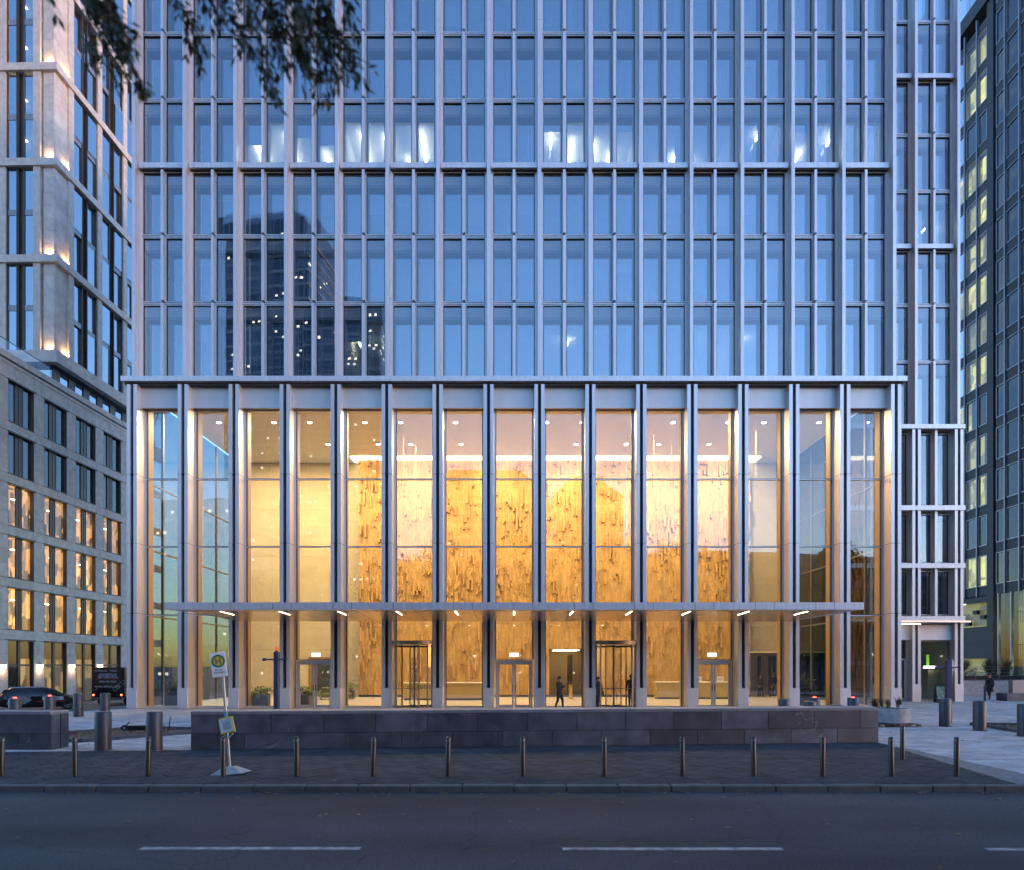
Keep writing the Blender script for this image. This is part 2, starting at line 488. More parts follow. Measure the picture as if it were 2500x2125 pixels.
def lay(region, ang, sx, sy, gap, stagger, zf, mat, parent, name, want, near, thick=0.05):
    """lay slabs over a convex region; the nearest `want` become single parts, the rest one mass"""
    c, s = math.cos(ang), math.sin(ang)
    xs = [p[0] * c + p[1] * s for p in region]; ys = [-p[0] * s + p[1] * c for p in region]
    ox = sum(p[0] for p in region) / len(region); oy = sum(p[1] for p in region) / len(region)
    planes = []
    for i in range(len(region)):
        p, q = region[i], region[(i + 1) % len(region)]
        nx, ny = q[1] - p[1], -(q[0] - p[0])
        l = math.hypot(nx, ny); nx /= l; ny /= l
        d = nx * p[0] + ny * p[1]
        if nx * ox + ny * oy > d: nx, ny, d = -nx, -ny, -d
        planes.append((nx, ny, d))
    out = []
    j = int(min(ys) / sy) - 1
    while j * sy < max(ys):
        i = int(min(xs) / sx) - 2
        while i * sx < max(xs):
            u0 = i * sx + (stagger * (j % 2) * sx) + gap / 2
            v0 = j * sy + gap / 2
            pl = [(u * c - v * s, u * s + v * c) for u, v in ((u0, v0), (u0 + sx - gap, v0), (u0 + sx - gap, v0 + sy - gap), (u0, v0 + sy - gap))]
            for nx, ny, d in planes:
                pl = clip_poly(pl, nx, ny, d)
                if len(pl) < 3: break
            if len(pl) >= 3:
                ar = abs(sum(pl[k][0] * pl[(k + 1) % len(pl)][1] - pl[(k + 1) % len(pl)][0] * pl[k][1] for k in range(len(pl)))) / 2
                if ar > 0.01:
                    out.append(pl)
            i += 1
        j += 1
    out.sort(key=lambda pl: near(sum(p[0] for p in pl) / len(pl), sum(p[1] for p in pl) / len(pl)))
    mass = MB()
    for k, pl in enumerate(out):
        cx = sum(p[0] for p in pl) / len(pl); cy_ = sum(p[1] for p in pl) / len(pl)
        z = zf(cx, cy_) + random.uniform(-.004, .004)
        tx, ty = random.uniform(-.006, .006), random.uniform(-.006, .006)
        if k < want:
            vs_, fs = slabmesh([(p[0] - cx, p[1] - cy_) for p in pl], -thick, 0)
            vs_ = [(a, b_, z_ + (a * tx + b_ * ty if z_ > -.02 else 0)) for a, b_, z_ in vs_]
            MB().quadmesh(vs_, fs).build(name, mat, parent, loc=(cx, cy_, z))
        else:
            vs_, fs = slabmesh(pl, -thick, 0)
            mass.quadmesh([(a, b_, z + z_ + ((a - cx) * tx + (b_ - cy_) * ty if z_ > -.02 else 0)) for a, b_, z_ in vs_], fs)
    if mass.v:
        mass.build(name + '_field', mat, parent, kind='stuff')

DARK = [(-16, 13.43), (9.75, 13.43), (10.85, 20.56), (-16, 18.12)]
dark_pav = MB().poly([(x, y, -0.008) for x, y in DARK]).build('dark_pavement', M['slab_bed'], kind='structure')
lay(DARK, R(45), 0.42, 0.42, 0.012, 0.5, lambda x, y: 0.004, M['slab'], dark_pav, 'paving_slab', 300, lambda x, y: y + (0 if x > 2 else 1.5))
def nearvis(x, y): return y
lay([(9.78, 13.43), (24, 13.43), (44, 36.3), (10.95, 36.3), (10.88, 20.6)], R(3), 0.62, 0.31, 0.012, 0.5, lambda x, y: 0.003, M['paver'], plaza, 'paving_stone', 170, lambda x, y: y + 3 * max(0, x - .72 * y))
lay([(20.6, 36.31), (44, 36.31), (44, 52.8), (20.6, 52.8)], R(3), 0.62, 0.31, 0.012, 0.5, lambda x, y: 0.003, M['paver'], plaza, 'paving_stone', 0, lambda x, y: y)
lay([(-24, 17.42), (-8.75, 18.79), (-8.6, 21), (-14, 36.3), (-20.8, 36.3), (-29, 32)], R(-4), 0.62, 0.31, 0.012, 0.5, lambda x, y: dip(x, y) + 0.003, M['paver'], plaza, 'paving_stone', 130, lambda x, y: y)
lay([(-8.58, 19.6), (10.6, 21), (10.85, 36.3), (-13.95, 36.3)], 0, 1.2, 0.6, 0.012, 0.5, lambda x, y: 0.003, M['paver'], plaza, 'paving_stone', 0, lambda x, y: y)

# fallen leaves blown over the pavements
b = MB()
for k in range(820):
    if k >= 700:
        x, y = random.uniform(-11, 11), 13.2 - 5.6 * random.random() ** 1.7
    elif k < 420:
        x, y = random.uniform(9.9, 22), 13.6 + 20 * random.random() ** 1.6
    elif k < 560:
        x, y = random.uniform(-14, 12), 13.0 + random.uniform(-.5, .9) ** 3
    else:
        x, y = random.uniform(-17, -9), random.uniform(19, 33)
    z = 0.012 if y > 13.2 else -0.112
    s, a = random.uniform(.025, .06), random.uniform(0, 6.28)
    pts = []
    for q, (du, dv) in enumerate(((-1, 0), (-.2, -.6), (1, 0), (-.2, .6))):
        pts.append((x + s * (du * math.cos(a) - dv * math.sin(a)), y + s * (du * math.sin(a) + dv * math.cos(a)), z + random.uniform(0, .02)))
    b.poly(pts)
b.build('fallen_leaves', M['leaf_dead'], label='brown autumn leaves scattered over the pavements and gutter', cat='leaves', kind='stuff')

# ------------------------------------------------------------------ the silver office tower
PITCH = 2.7
X = [(i - 7.5) * PITCH for i in range(16)]
ROWS = [17.6, 21.83, 25.46, 29.10, 32.8, 36.4, 40.0, 43.7]
THICK = {3: True, 6: True}
tower = thing('office_tower', 'silver metal and glass office tower with a tall glowing entrance hall', 'building', (0, 37, 0))
TO = Vector((0, 37, 0))
def tp(name, mb, mats, **kw):           # a part of the tower, drawn in world coordinates
    o = mb.build(name, mats, tower, **kw)
    o.location = -TO
    return o

def fin_mesh(h, yf):
    return MB().box(-.09, .09, yf - 37, .45, .006, h - .006).box(-.175, -.092, .26, .45, .01, h - .01).box(.092, .175, .26, .45, .01, h - .01).mesh('fin', M['alu'])

def window_kit(h, w=1.07, head=0.62, gl='glass_up'):
    """frame, pane, inner sash, blind box for one window; local origin at bottom centre of the opening, facing -y"""
    def fr():
        b = MB()
        for a, c in ((-w / 2, -w / 2 + .05), (w / 2 - .05, w / 2)):
            b.box(a, c, 0, .10, 0, h)
        b.box(-w / 2 + .05, w / 2 - .05, 0, .10, 0, .05).box(-w / 2 + .05, w / 2 - .05, 0, .10, h - .05, h)
        for a, c in ((-w / 2 + .05, -w / 2 + .08), (w / 2 - .08, w / 2 - .05)):
            b.box(a, c, .03, .12, .05, h - .05, 1)
        b.box(-w / 2 + .08, w / 2 - .08, .03, .12, .05, .08, 1).box(-w / 2 + .08, w / 2 - .08, .03, .12, h - .09, h - .05, 1)
        return b.mesh('window', [M['alu'], M['gasket']])
    def pane():
        return MB().poly([(-w / 2 + .07, 0, .07), (w / 2 - .07, 0, .07), (w / 2 - .07, 0, h - .08), (-w / 2 + .07, 0, h - .08)]).mesh('pane', M[gl])
    def inner():
        b = MB()
        a = w / 2 - .04
        b.box(-a, -a + .06, .14, .50, .02, h - head).box(a - .06, a, .14, .50, .02, h - head)
        b.box(-a, a, .14, .50, h - head - .14, h - head).box(-a, a, .14, .50, 0, .03)
        return b.mesh('inner_frame', M['inner'])
    def ipane():
        a = w / 2 - .10
        return MB().poly([(-a, .42, .03), (a, .42, .03), (a, .42, h - head - .14), (-a, .42, h - head - .14)]).mesh('inner_pane', M['glass_in'])
    def hd():
        return MB().box(-w / 2 + .05, w / 2 - .05, .13, .20, h - head, h - .05).mesh('blind_box', M['head'])
    k = round(h, 3), w, head, gl
    return [shared(('wf',) + k, fr), shared(('wp',) + k, pane), shared(('wi',) + k, inner), shared(('wq',) + k, ipane), shared(('wh',) + k, hd)]

BR = random.Random(99)
M['blind'] = pm('pale_blind_fabric', (0.50, 0.51, 0.52), 0.8, 0, 0.06, 6)
def put_window(parent, x, y, z, h, w=1.07, head=0.62, off=TO, gl='glass_up'):
    fr, pa, inn, ip, hd = window_kit(h, w, head, gl)
    o = link('window', fr, parent, Vector((x, y, z)) - off)
    link('pane', pa, o, (0, .075, 0), (random.uniform(-.006, .006), 0, random.uniform(-.006, .006)))
    link('inner_frame', inn, o)
    link('inner_pane', ip, o)
    link('blind_box', hd, o)
    q = BR.random()
    if q < .34:
        dr = BR.choice((.18, .3, .45, .7))
        zt = h - head - .14
        a = w / 2 - .10
        link('roller_blind', shared(('blind', round(h, 3), w, head, dr), lambda: MB().box(-a, a, .53, .545, zt * (1 - dr), zt).mesh('roller_blind', M['blind'])), o)
    elif q < .5:
        a = w / 2 - .10
        s_ = BR.choice((-1, 1))
        def cur():
            b = MB()
            for k in range(5):
                x0 = s_ * (a - .07 * k); x1 = s_ * (a - .07 * (k + 1))
                b.poly([(x0, .55 + .03 * (k % 2), .03), (x1, .55 + .03 * ((k + 1) % 2), .03), (x1, .55 + .03 * ((k + 1) % 2), h - head - .14), (x0, .55 + .03 * (k % 2), h - head - .14)])
            return b.mesh('curtain', M['blind'])
        link('curtain', shared(('cur', round(h, 3), w, head, s_), cur), o)
    return o

def upper_bays(parent, xs, yf, off, rows, thick, ycut=None):
    """storeys of fins, transoms, mullions and paired windows; yf = plane of the fin fronts"""
    for r in range(len(rows) - 1):
        z0, z1 = rows[r], rows[r + 1]
        hz = z1 - z0
        for x in xs:
            zb = z0 + (.26 if r else 0); zt = z1 + .26
            link('fin', shared(('fin', round(zt - zb, 3)), lambda: fin_mesh(zt - zb, 36.75)), parent, Vector((x, yf + .25, zb)) - off)
        for i in range(len(xs) - 1):
            xm = (xs[i] + xs[i + 1]) / 2
            tb = .20 if thick.get(r) else .07
            tt = .16 if thick.get(r + 1) else .05
            mh = hz - tb - tt
            link('mullion', shared(('mul', round(mh, 3)), lambda: MB().box(-.07, .07, .08, .40, .01, mh - .01).mesh('mullion', M['alu'])), parent, Vector((xm, yf + .25, z0 + tb)) - off)
            if r:
                if thick.get(r):
                    tm = shared('band', lambda: MB().box(-1.225, 1.225, .02, .34, -.12, .16).box(-1.225, 1.225, .18, .36, -.15, -.122, 1).mesh('transom', [M['alu'], M['gasket']]))
                else:
                    tm = shared('thin', lambda: MB().box(-1.17, 1.17, .27, .40, -.03, .02).box(-1.17, 1.17, .30, .42, .02, .055, 1).mesh('transom', [M['alu'], M['gasket']]))
                link('transom', tm, parent, Vector((xm, yf + .25, z0)) - off)
            for s in (-1, 1):
                put_window(parent, xm + s * .625, yf + .55, z0 + tb, mh, 1.09, .62, off)

upper_bays(tower, X, 36.75, TO, ROWS, THICK)
# storey slabs, unlit depth of the offices, flank walls
for r in range(1, len(ROWS)):
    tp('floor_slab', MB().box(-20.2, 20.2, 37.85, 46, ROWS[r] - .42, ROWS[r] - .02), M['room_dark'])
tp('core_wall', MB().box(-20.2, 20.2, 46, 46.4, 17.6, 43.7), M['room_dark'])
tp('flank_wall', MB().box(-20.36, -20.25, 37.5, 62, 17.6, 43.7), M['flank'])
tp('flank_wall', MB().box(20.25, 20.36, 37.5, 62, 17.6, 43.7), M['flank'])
tp('roof_slab', MB().box(-20.36, 20.36, 36.8, 62, 43.7, 44.0), M['alu_panel'])

# lit offices: ceilings, partitions and bar lamps running back from the glass
def lit_office(x0, x1, row, lamps, white=True):
    z0, z1 = ROWS[row], ROWS[row + 1]
    b = MB()
    b.box(x0 + .05, x1 - .05, 37.95, 44.5, z1 - .50, z1 - .44)
    b.box(x0 + .05, x1 - .05, 44.5, 44.56, z0, z1 - .5)
    b.box(x0 + .02, x0 + .06, 38.1, 44.5, z0, z1 - .5).box(x1 - .06, x1 - .02, 38.1, 44.5, z0, z1 - .5)
    tp('office_room', b, M['room_white'])
    for x, ya, yb in lamps:
        tp('bar_lamp', MB().box(x - .05, x + .05, ya, yb, z1 - .78, z1 - .70), M['lamp_white'])
lit_office(X[2], X[4], 3, [(-14.6, 38.9, 41.2), (-12.9, 38.9, 41.4), (-11.0, 40.2, 41.6)])
lit_office(X[4], X[6], 3, [(-8.6, 38.7, 41.3), (-7.3, 38.9, 41.0), (-5.2, 38.6, 41.0), (-6.2, 40.6, 41.6)])
lit_office(X[8], X[10], 3, [(2.1, 38.6, 39.8), (3.3, 39.2, 41.4), (4.6, 39.4, 41.8), (5.6, 40.2, 42.0)])
lit_office(X[10], X[12], 3, [(9.4, 40.4, 41.6), (10.4, 40.8, 41.9)])
lit_office(X[12], X[13], 3, [(13.7, 38.7, 39.2)])
lit_office(X[13], X[15], 3, [(15.2, 39.4, 41.0), (16.6, 40.0, 41.8), (17.9, 38.6, 39.6)])
lit_office(X[4], X[5], 0, [(-9.0, 40.0, 40.7)])
lit_office(X[8], X[9], 0, [(3.1, 40.1, 40.6)])
lit_office(X[11], X[12], 0, [(9.9, 40.0, 40.6)])
lit_office(X[12], X[13], 0, [(13.2, 40.0, 40.6)])

# ---- podium: cornice, paired column fins, header panels
tp('cornice', MB().box(-20.78, 20.78, 36.48, 37.2, 17.33, 17.595), M['alu'])
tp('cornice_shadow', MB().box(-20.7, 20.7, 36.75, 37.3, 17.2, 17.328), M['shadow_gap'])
colm = shared('column', lambda: MB().box(-.27, -.085, -.40, .5, 1.105, 17.2).box(.085, .27, -.40, .5, 1.105, 17.2).box(-.085, .085, -.12, .5, 1.105, 17.2, 1).mesh('column', [M['alu'], M['shadow_gap']]))
basem = shared('column_base', lambda: MB().cbox(-.285, .285, -.42, .5, 0, 1.10, .012).mesh('column_base', M['alu_panel']))
jm = shared('column_joint', lambda: MB().box(-.274, .274, -.404, .5, -.01, .01).mesh('joint', M['shadow_gap']))
M['wood_clad'] = pm('oak_column_cladding', (0.30, 0.18, 0.065), 0.45, 0, 0.12, 1.5, stretch=(6, 6, .3))
inn = shared('inner_column', lambda: MB().box(-.27, .27, .62, 1.30, 0, 17.2).mesh('inner_column', M['wood_clad']))
GY = 37.50                                # plane of the hall glazing
for i, x in enumerate(X):
    c = link('column', colm, tower, (x, 0, 0))
    link('column_base', basem, c)
    for z in (5.06, 8.78, 12.44):
        link('joint', jm, c, (0, 0, z))
    link('inner_column', inn, c)
headm = shared('header', lambda: MB().box(-1.078, 1.078, .05, .14, 16.10, 17.2).box(-1.078, 1.078, .14, .48, 16.10, 16.16, 1).mesh('header_panel', [M['alu_panel'], M['alu_dark']]))
gf = {}
def hall_frame(z0, z1):
    def f():
        b = MB()
        for a, c in ((-1.078, -1.0), (1.0, 1.078)):
            b.box(a, c, .40, .56, z0, z1, 0)
        for a, c in ((-1.0, -.965), (.965, 1.0)):
            b.box(a, c, .44, .56, z0, z1, 1)
        b.box(-.965, .965, .40, .56, z1 - .05, z1, 0)
        b.box(-.965, .965, .44, .56, z0, z0 + .03, 1)
        return b.mesh('glazing_frame', [M['alu'], M['gasket']])
    return shared(('hf', z0, z1), f)
def hall_pane(z0, z1):
    return shared(('hp', z0, z1), lambda: MB().poly([(-.965, 0, z0), (.965, 0, z0), (.965, 0, z1), (-.965, 0, z1)]).mesh('pane', M['glass_lobby']))
LEV = [5.03, 8.74, 12.40, 16.10]
DOORS = {3: 'double', 7: 'double', 11: 'double', 5: 'revolving', 9: 'revolving'}
for i in range(15):
    xm = (X[i] + X[i + 1]) / 2
    link('header_panel', headm, tower, (xm, 0, 0))
    for k in range(3):
        f = link('glazing_frame', hall_frame(LEV[k], LEV[k + 1]), tower, (xm, 0, 0))
        link('pane', hall_pane(LEV[k] + .03, LEV[k + 1] - .05), f, (0, .5, 0), (0, 0, random.uniform(-.004, .004)))
    d = DOORS.get(i)
    z0 = 0.02 if d is None else (2.62 if d == 'double' else 3.62)
    f = link('glazing_frame', hall_frame(z0, 5.03), tower, (xm, 0, 0))
    link('pane', hall_pane(z0 + .03, 4.98), f, (0, .5, 0), (0, 0, random.uniform(-.004, .004)))
    if d is None:
        MB().box(-1.0, 1.0, .42, .56, .0, .11).build('sill', M['alu'], f)

# ---- double doors
def double_door(xm):
    d = MB().box(-1.0, -.90, .36, .58, 0, 2.60).box(.90, 1.0, .36, .58, 0, 2.60).box(-.90, .90, .36, .58, 2.46, 2.60).box(-1.0, 1.0, .33, .36, 2.40, 2.56, 1).build('double_door', [M['alu'], M['alu_panel']], tower, loc=(xm, 0, 0))
    for s in (-1, 1):
        b = MB()
        b.box(min(s * .89, s * .80), max(s * .89, s * .80), .42, .50, .02, 2.45).box(min(s * .02, s * .12), max(s * .02, s * .12), .42, .50, .02, 2.45)
        a, c = sorted((s * .12, s * .80))
        b.box(a, c, .42, .50, .02, .16).box(a, c, .42, .50, 2.35, 2.45)
        l = b.build('door_leaf', M['alu'], d)
        MB().poly([(a, .46, .16), (c, .46, .16), (c, .46, 2.35), (a, .46, 2.35)]).build('door_pane', M['glass_door'], d)
        MB().box(s * .07 - .015, s * .07 + .015, .38, .42, .95, 1.25).build('door_handle', M['gasket'], d)
    MB().box(-.24, .24, .66, .70, 2.78, 2.98).build('exit_sign', emit('exit_sign_face', (0.62, 1.0, 0.78), .35), d)
for i in (3, 7, 11):
    double_door((X[i] + X[i + 1]) / 2)

# ---- revolving doors
def revolving(xm, turn):
    cy_ = .45
    r = 1.30
    d = MB().cyl(0, cy_, 3.42, 3.60, r + .05, n=40).build('revolving_door', M['alu_dark'], tower, loc=(xm, 0, 0))
    b = MB()
    for sgn in (-1, 1):
        n = 10
        for q in range(n):
            a0 = math.pi / 2 + sgn * math.pi / 2 + R(-50 + 100 * q / n); a1 = math.pi / 2 + sgn * math.pi / 2 + R(-50 + 100 * (q + 1) / n)
            p = [(r * math.cos(t), cy_ + r * math.sin(t)) for t in (a0, a1)]
            b.poly([(*p[0], .05), (*p[1], .05), (*p[1], 3.42), (*p[0], 3.42)])
    b.build('drum_glass', M['glass_door'], d)
    b = MB()
    for t in (R(-50), R(50), R(130), R(230)):
        b.tube((r * math.cos(t), cy_ + r * math.sin(t), 0), (r * math.cos(t), cy_ + r * math.sin(t), 3.42), .045, n=8)
    b.build('drum_post', M['alu_dark'], d)
    MB().tube((0, cy_, 0), (0, cy_, 3.42), .05).build('spindle', M['alu_dark'], d)
    for k in range(4):
        t = turn + k * math.pi / 2
        c, s = math.cos(t), math.sin(t)
        w = MB()
        rot = Matrix.Rotation(t, 3, 'Z')
        for u, sx, z, sz in ((.64, 1.18, .10, .10), (.64, 1.18, 3.32, .10), (1.20, .07, 1.71, 3.2), (.64, 1.16, 1.05, .04)):
            w.obox((u * c, cy_ + u * s, z), sx, .05, sz, rot)
        w.build('door_wing', M['alu_dark'], d)
        MB().poly([(.06 * c, cy_ + .06 * s, .15), (1.17 * c, cy_ + 1.17 * s, .15), (1.17 * c, cy_ + 1.17 * s, 3.27), (.06 * c, cy_ + .06 * s, 3.27)]).build('wing_pane', M['glass_door'], d)
    MB().cyl(0, cy_, .0, .03, r + .03, n=40).build('threshold_ring', M['alu_dark'], d)
    return d
rd = revolving((X[5] + X[6]) / 2, R(20))
revolving((X[9] + X[10]) / 2, R(62))

# ---- entrance canopy
canopy = tp('entrance_canopy', MB().box(-15.65, 15.65, 30.9, 30.98, 4.80, 5.12), M['alu'])
def sub(parent, name, mb, mats, **kw):
    return mb.build(name, mats, parent, **kw)
b = MB()
b.poly([(-15.65, 30.98, 5.115), (15.65, 30.98, 5.115), (15.65, 36.7, 5.06), (-15.65, 36.7, 5.06)])
for s in (-1, 1):
    pts = [(s * 15.65, 30.98, 4.80), (s * 14.85, 31.6, 4.79), (s * 14.75, 36.7, 4.64), (s * 15.65, 36.7, 4.98)]
    b.poly(pts if s > 0 else list(reversed(pts)))
    b.poly([(s * 15.65, 30.98, 4.80), (s * 15.65, 36.7, 4.98), (s * 15.65, 36.7, 5.06), (s * 15.65, 30.98, 5.115)])
b.poly([(-15.65, 30.98, 4.80), (-14.85, 31.6, 4.79), (14.85, 31.6, 4.79), (15.65, 30.98, 4.80)])
sub(canopy, 'canopy_shell', b, M['alu'])
M['soffit'] = pm('bronze_soffit_panel', (0.78, 0.60, 0.40), 0.24, 0.9, 0.06, 1.0)
SZ = lambda y: 4.79 - (y - 31.6) * (.15 / 5.1)
xs_ = []
for k in range(-5, 6):
    xs_ += [k * 2.7, k * 2.7 + .83]
xs_ = sorted([-14.75] + xs_ + [14.75])
xs_ = [x for x in xs_ if abs(x) < 14.8]
for a, c in zip(xs_, xs_[1:]):
    a2, c2 = a + .01, c - .01
    b = MB().poly([(a2, 31.6, SZ(31.6) - .004), (a2, 36.7, SZ(36.7) - .004), (c2, 36.7, SZ(36.7) - .004), (c2, 31.6, SZ(31.6) - .004)])
    sub(canopy, 'soffit_panel', b, M['soffit'])
sub(canopy, 'soffit_back', MB().poly([(-14.85, 31.6, 4.80), (14.85, 31.6, 4.80), (14.85, 36.7, 4.66), (-14.85, 36.7, 4.66)]), M['gasket'])
M['strip'] = emit('canopy_strip', (1.0, 0.80, 0.52), 1.6)
for k in range(-5, 6):
    x = k * 2.7
    sub(canopy, 'strip_lamp', MB().quadmesh([(x - .035, 31.75, SZ(31.75) - .012), (x + .035, 31.75, SZ(31.75) - .012), (x + .035, 33.3, SZ(33.3) - .012), (x - .035, 33.3, SZ(33.3) - .012)], [(0, 3, 2, 1)]), M['strip'])
# facade joints on the canopy front
b = MB()
for k in range(-5, 6):
    for dx in (0, .83):
        b.box(k * 2.7 + dx - .008, k * 2.7 + dx + .008, 30.895, 30.9, 4.80, 5.12)
sub(canopy, 'front_joint', b, M['gasket'])
cm = MB().tube((-13.2, 36.2, 5.1), (-13.2, 36.2, 5.35), .03).tube((-13.2, 36.2, 5.35), (-12.95, 35.9, 5.30), .07)
sub(canopy, 'camera', cm, M['alu'])

LOBBY_W = 88
# ------------------------------------------------------------------ the entrance hall inside the tower
M['floor_st'] = pm('hall_stone_floor', (0.55, 0.50, 0.42), 0.25, 0, 0.08, 1.0, island=0.04)
M['ceil'] = pm('hall_ceiling', (0.78, 0.76, 0.73), 0.8, 0, 0.03)
M['cream'] = pm('cream_stone_wall', (0.64, 0.54, 0.36), 0.5, 0, 0.08, 0.8, island=0.03)
M['bluegrey'] = pm('dark_hall_panel', (0.07, 0.075, 0.075), 0.4, 0.2, 0.1)
tp('hall_floor', MB().box(-20.3, 20.3, 37.1, 62, -.3, .012), M['floor_st'])
tp('hall_ceiling', MB().box(-20.3, 20.3, 37.4, 51.5, 17.3, 17.5), M['ceil'])
# cream stone back walls in slabs, left and right of the timber wall
def stone_wall(x0, x1, y, z0, z1, name='hall_back_wall', hole=None):
    w = tp(name, MB().box(x0, x1, y + .05, y + .3, z0, z1), M['bluegrey'])
    nx = max(1, round((x1 - x0) / 2.4)); nz = max(1, round((z1 - z0) / 3.45))
    for i in range(nx):
        for k in range(nz):
            a, c = x0 + (x1 - x0) * i / nx, x0 + (x1 - x0) * (i + 1) / nx
            e, g = z0 + (z1 - z0) * k / nz, z0 + (z1 - z0) * (k + 1) / nz
            MB().box(a + .006, c - .006, y, y + .05, e + .006, g - .006).build('wall_slab', M['cream'], w)
stone_wall(-20.2, -11.35, 51.2, 2.6 * 0, 17.3)
stone_wall(17.2, 20.2, 51.2, 3.3, 17.3)
tp('corridor_panel', MB().box(17.2, 20.2, 53.0, 53.2, 0, 3.3), M['cream'])
tp('corridor_panel', MB().box(17.15, 17.25, 51.2, 53.0, 0, 3.3).box(18.4, 18.52, 51.8, 52.2, 0, 3.0).box(19.2, 19.3, 51.8, 52.2, 0, 3.0).box(19.55, 19.62, 51.8, 52.2, 0, 3.0), M['bluegrey'])
tp('hall_side_door', MB().box(-15.2, -13.2, 51.12, 51.2, 0, 2.9).box(-14.9, -13.5, 51.08, 51.12, 0, 2.5, 1), [M['wood_clad'], M['bluegrey']])
# side glazing of the hall
for sx in (-1, 1):
    for k in range(6):
        y0, y1 = 37.6 + k * 2.4, 37.6 + (k + 1) * 2.4
        f = tp('side_glazing', MB().box(sx * 20.3 - .06, sx * 20.3 + .06, y1 - .14, y1, 0, 17.2).box(sx * 20.3 - .05, sx * 20.3 + .05, y0, y1 - .14, 5.0, 5.08).box(sx * 20.3 - .05, sx * 20.3 + .05, y0, y1 - .14, 8.7, 8.78).box(sx * 20.3 - .05, sx * 20.3 + .05, y0, y1 - .14, 12.4, 12.48), M['alu_dark'])
        MB().poly([(sx * 20.3, y0, .05), (sx * 20.3, y1, .05), (sx * 20.3, y1, 17.2), (sx * 20.3, y0, 17.2)]).build('pane', M['glass_side'], f)

# timber wall of stacked oak blocks
M['oak'] = pm('oak_block', (0.56, 0.345, 0.12), 0.55, 0, 0.15, 2.0, 0.2, 30, island=0.16, stretch=(8, 8, .6))
M['oak_dark'] = pm('oak_backing', (0.20, 0.10, 0.04), 0.8, 0, 0.2)
WX0, WX1, WY = -11.25, 17.1, 50.0
wood = thing('timber_block_wall', 'tall golden wall of staggered oak blocks at the back of the hall', 'wall', ((WX0 + WX1) / 2, 50.4, 0))
WO = Vector(((WX0 + WX1) / 2, 50.4, 0))
OPEN = (2.55, 5.6, 3.5)
def in_open(x0, x1, z0): return x1 > OPEN[0] and x0 < OPEN[1] and z0 < OPEN[2]
bb = MB().box(WX0, OPEN[0], 50.12, 50.5, .0, 17.15).box(OPEN[1], WX1, 50.12, 50.5, .0, 17.15).box(OPEN[0], OPEN[1], 50.12, 50.5, OPEN[2], 17.15)
o = bb.build('backing', M['oak_dark'], wood); o.location = -WO
rng = random.Random(3)
blocks = []
W_ = 0.12
ncol = int((WX1 - WX0) / W_)
for i in range(ncol):
    x0 = WX0 + i * W_
    z = .18
    while z < 17.1:
        l = rng.choice((.25, .35, .5, .7, 1.0))
        z1 = min(z + l, 17.14)
        zz = z
        if in_open(x0, x0 + W_, z):
            z = OPEN[2] if z1 > OPEN[2] else z1
            if z == OPEN[2]: pass
            else: continue
            zz = z
        wave = .5 + .5 * math.sin(z * 1.05 + .8 * math.sin(x0 * .45)) * math.cos(x0 * .22 + .5)
        p = .035 + .20 * wave * (1 if 5 < z < 14 else .7)
        dep = rng.uniform(.13, .26) if rng.random() < p else rng.uniform(0, .035)
        blocks.append((x0, zz, z1, dep))
        z = z1
proud = sorted([q for q in blocks if q[3] > .1], key=lambda q: -(q[2] - q[1]) * q[3])
single = set(id(q) for q in proud[:300])
mass = MB()
for q in blocks:
    x0, z0, z1, dep = q
    if z1 - z0 < .05: continue
    if id(q) in single:
        L_ = round(z1 - z0, 2); D_ = round(dep, 2)
        me = shared(('oak', L_, D_), lambda: MB().box(.003, W_ - .003, -D_, .12, .003, L_ - .003).mesh('oak_block', M['oak']))
        link('oak_block', me, wood, Vector((x0, 50, z0)) - WO)
    else:
        mass.box(x0 + .003, x0 + W_ - .003, 50 - dep, 50.12, z0 + .003, z1 - .003)
o = mass.build('oak_block_field', M['oak'], wood, kind='stuff'); o.location = -WO
o = MB().box(WX0, WX1, 50.0, 50.12, .012, .17).build('plinth', M['bluegrey'], wood); o.location = -WO
# light cove above the timber wall
M['cove'] = emit('cove_light', (1.0, 0.80, 0.46), 0.6)
tp('light_cove', MB().box(WX0 - .5, WX1 + .6, 49.5, 50.9, 17.22, 17.29), M['cove'])
# passage behind the opening
tp('passage', MB().box(OPEN[0] - .2, OPEN[1] + .5, 56, 56.2, 0, 3.5).box(OPEN[0] - .3, OPEN[0] - .05, 50.5, 56, 0, 3.5).box(OPEN[1] + .1, OPEN[1] + .4, 50.5, 56, 0, 3.5).box(OPEN[0], OPEN[1], 50.5, 56, 3.5, 3.6), M['cream'])
for k in range(4):
    tp('passage_screen', MB().box(4.25, 4.32, 51.2 + k * 1.1, 51.9 + k * 1.1, 0, 3.1), M['bluegrey'])
tp('passage_lamp', MB().box(3.0, 4.9, 52.0, 52.15, 3.42, 3.47).box(3.0, 4.9, 54.0, 54.15, 3.42, 3.47), M['lamp_warm'])

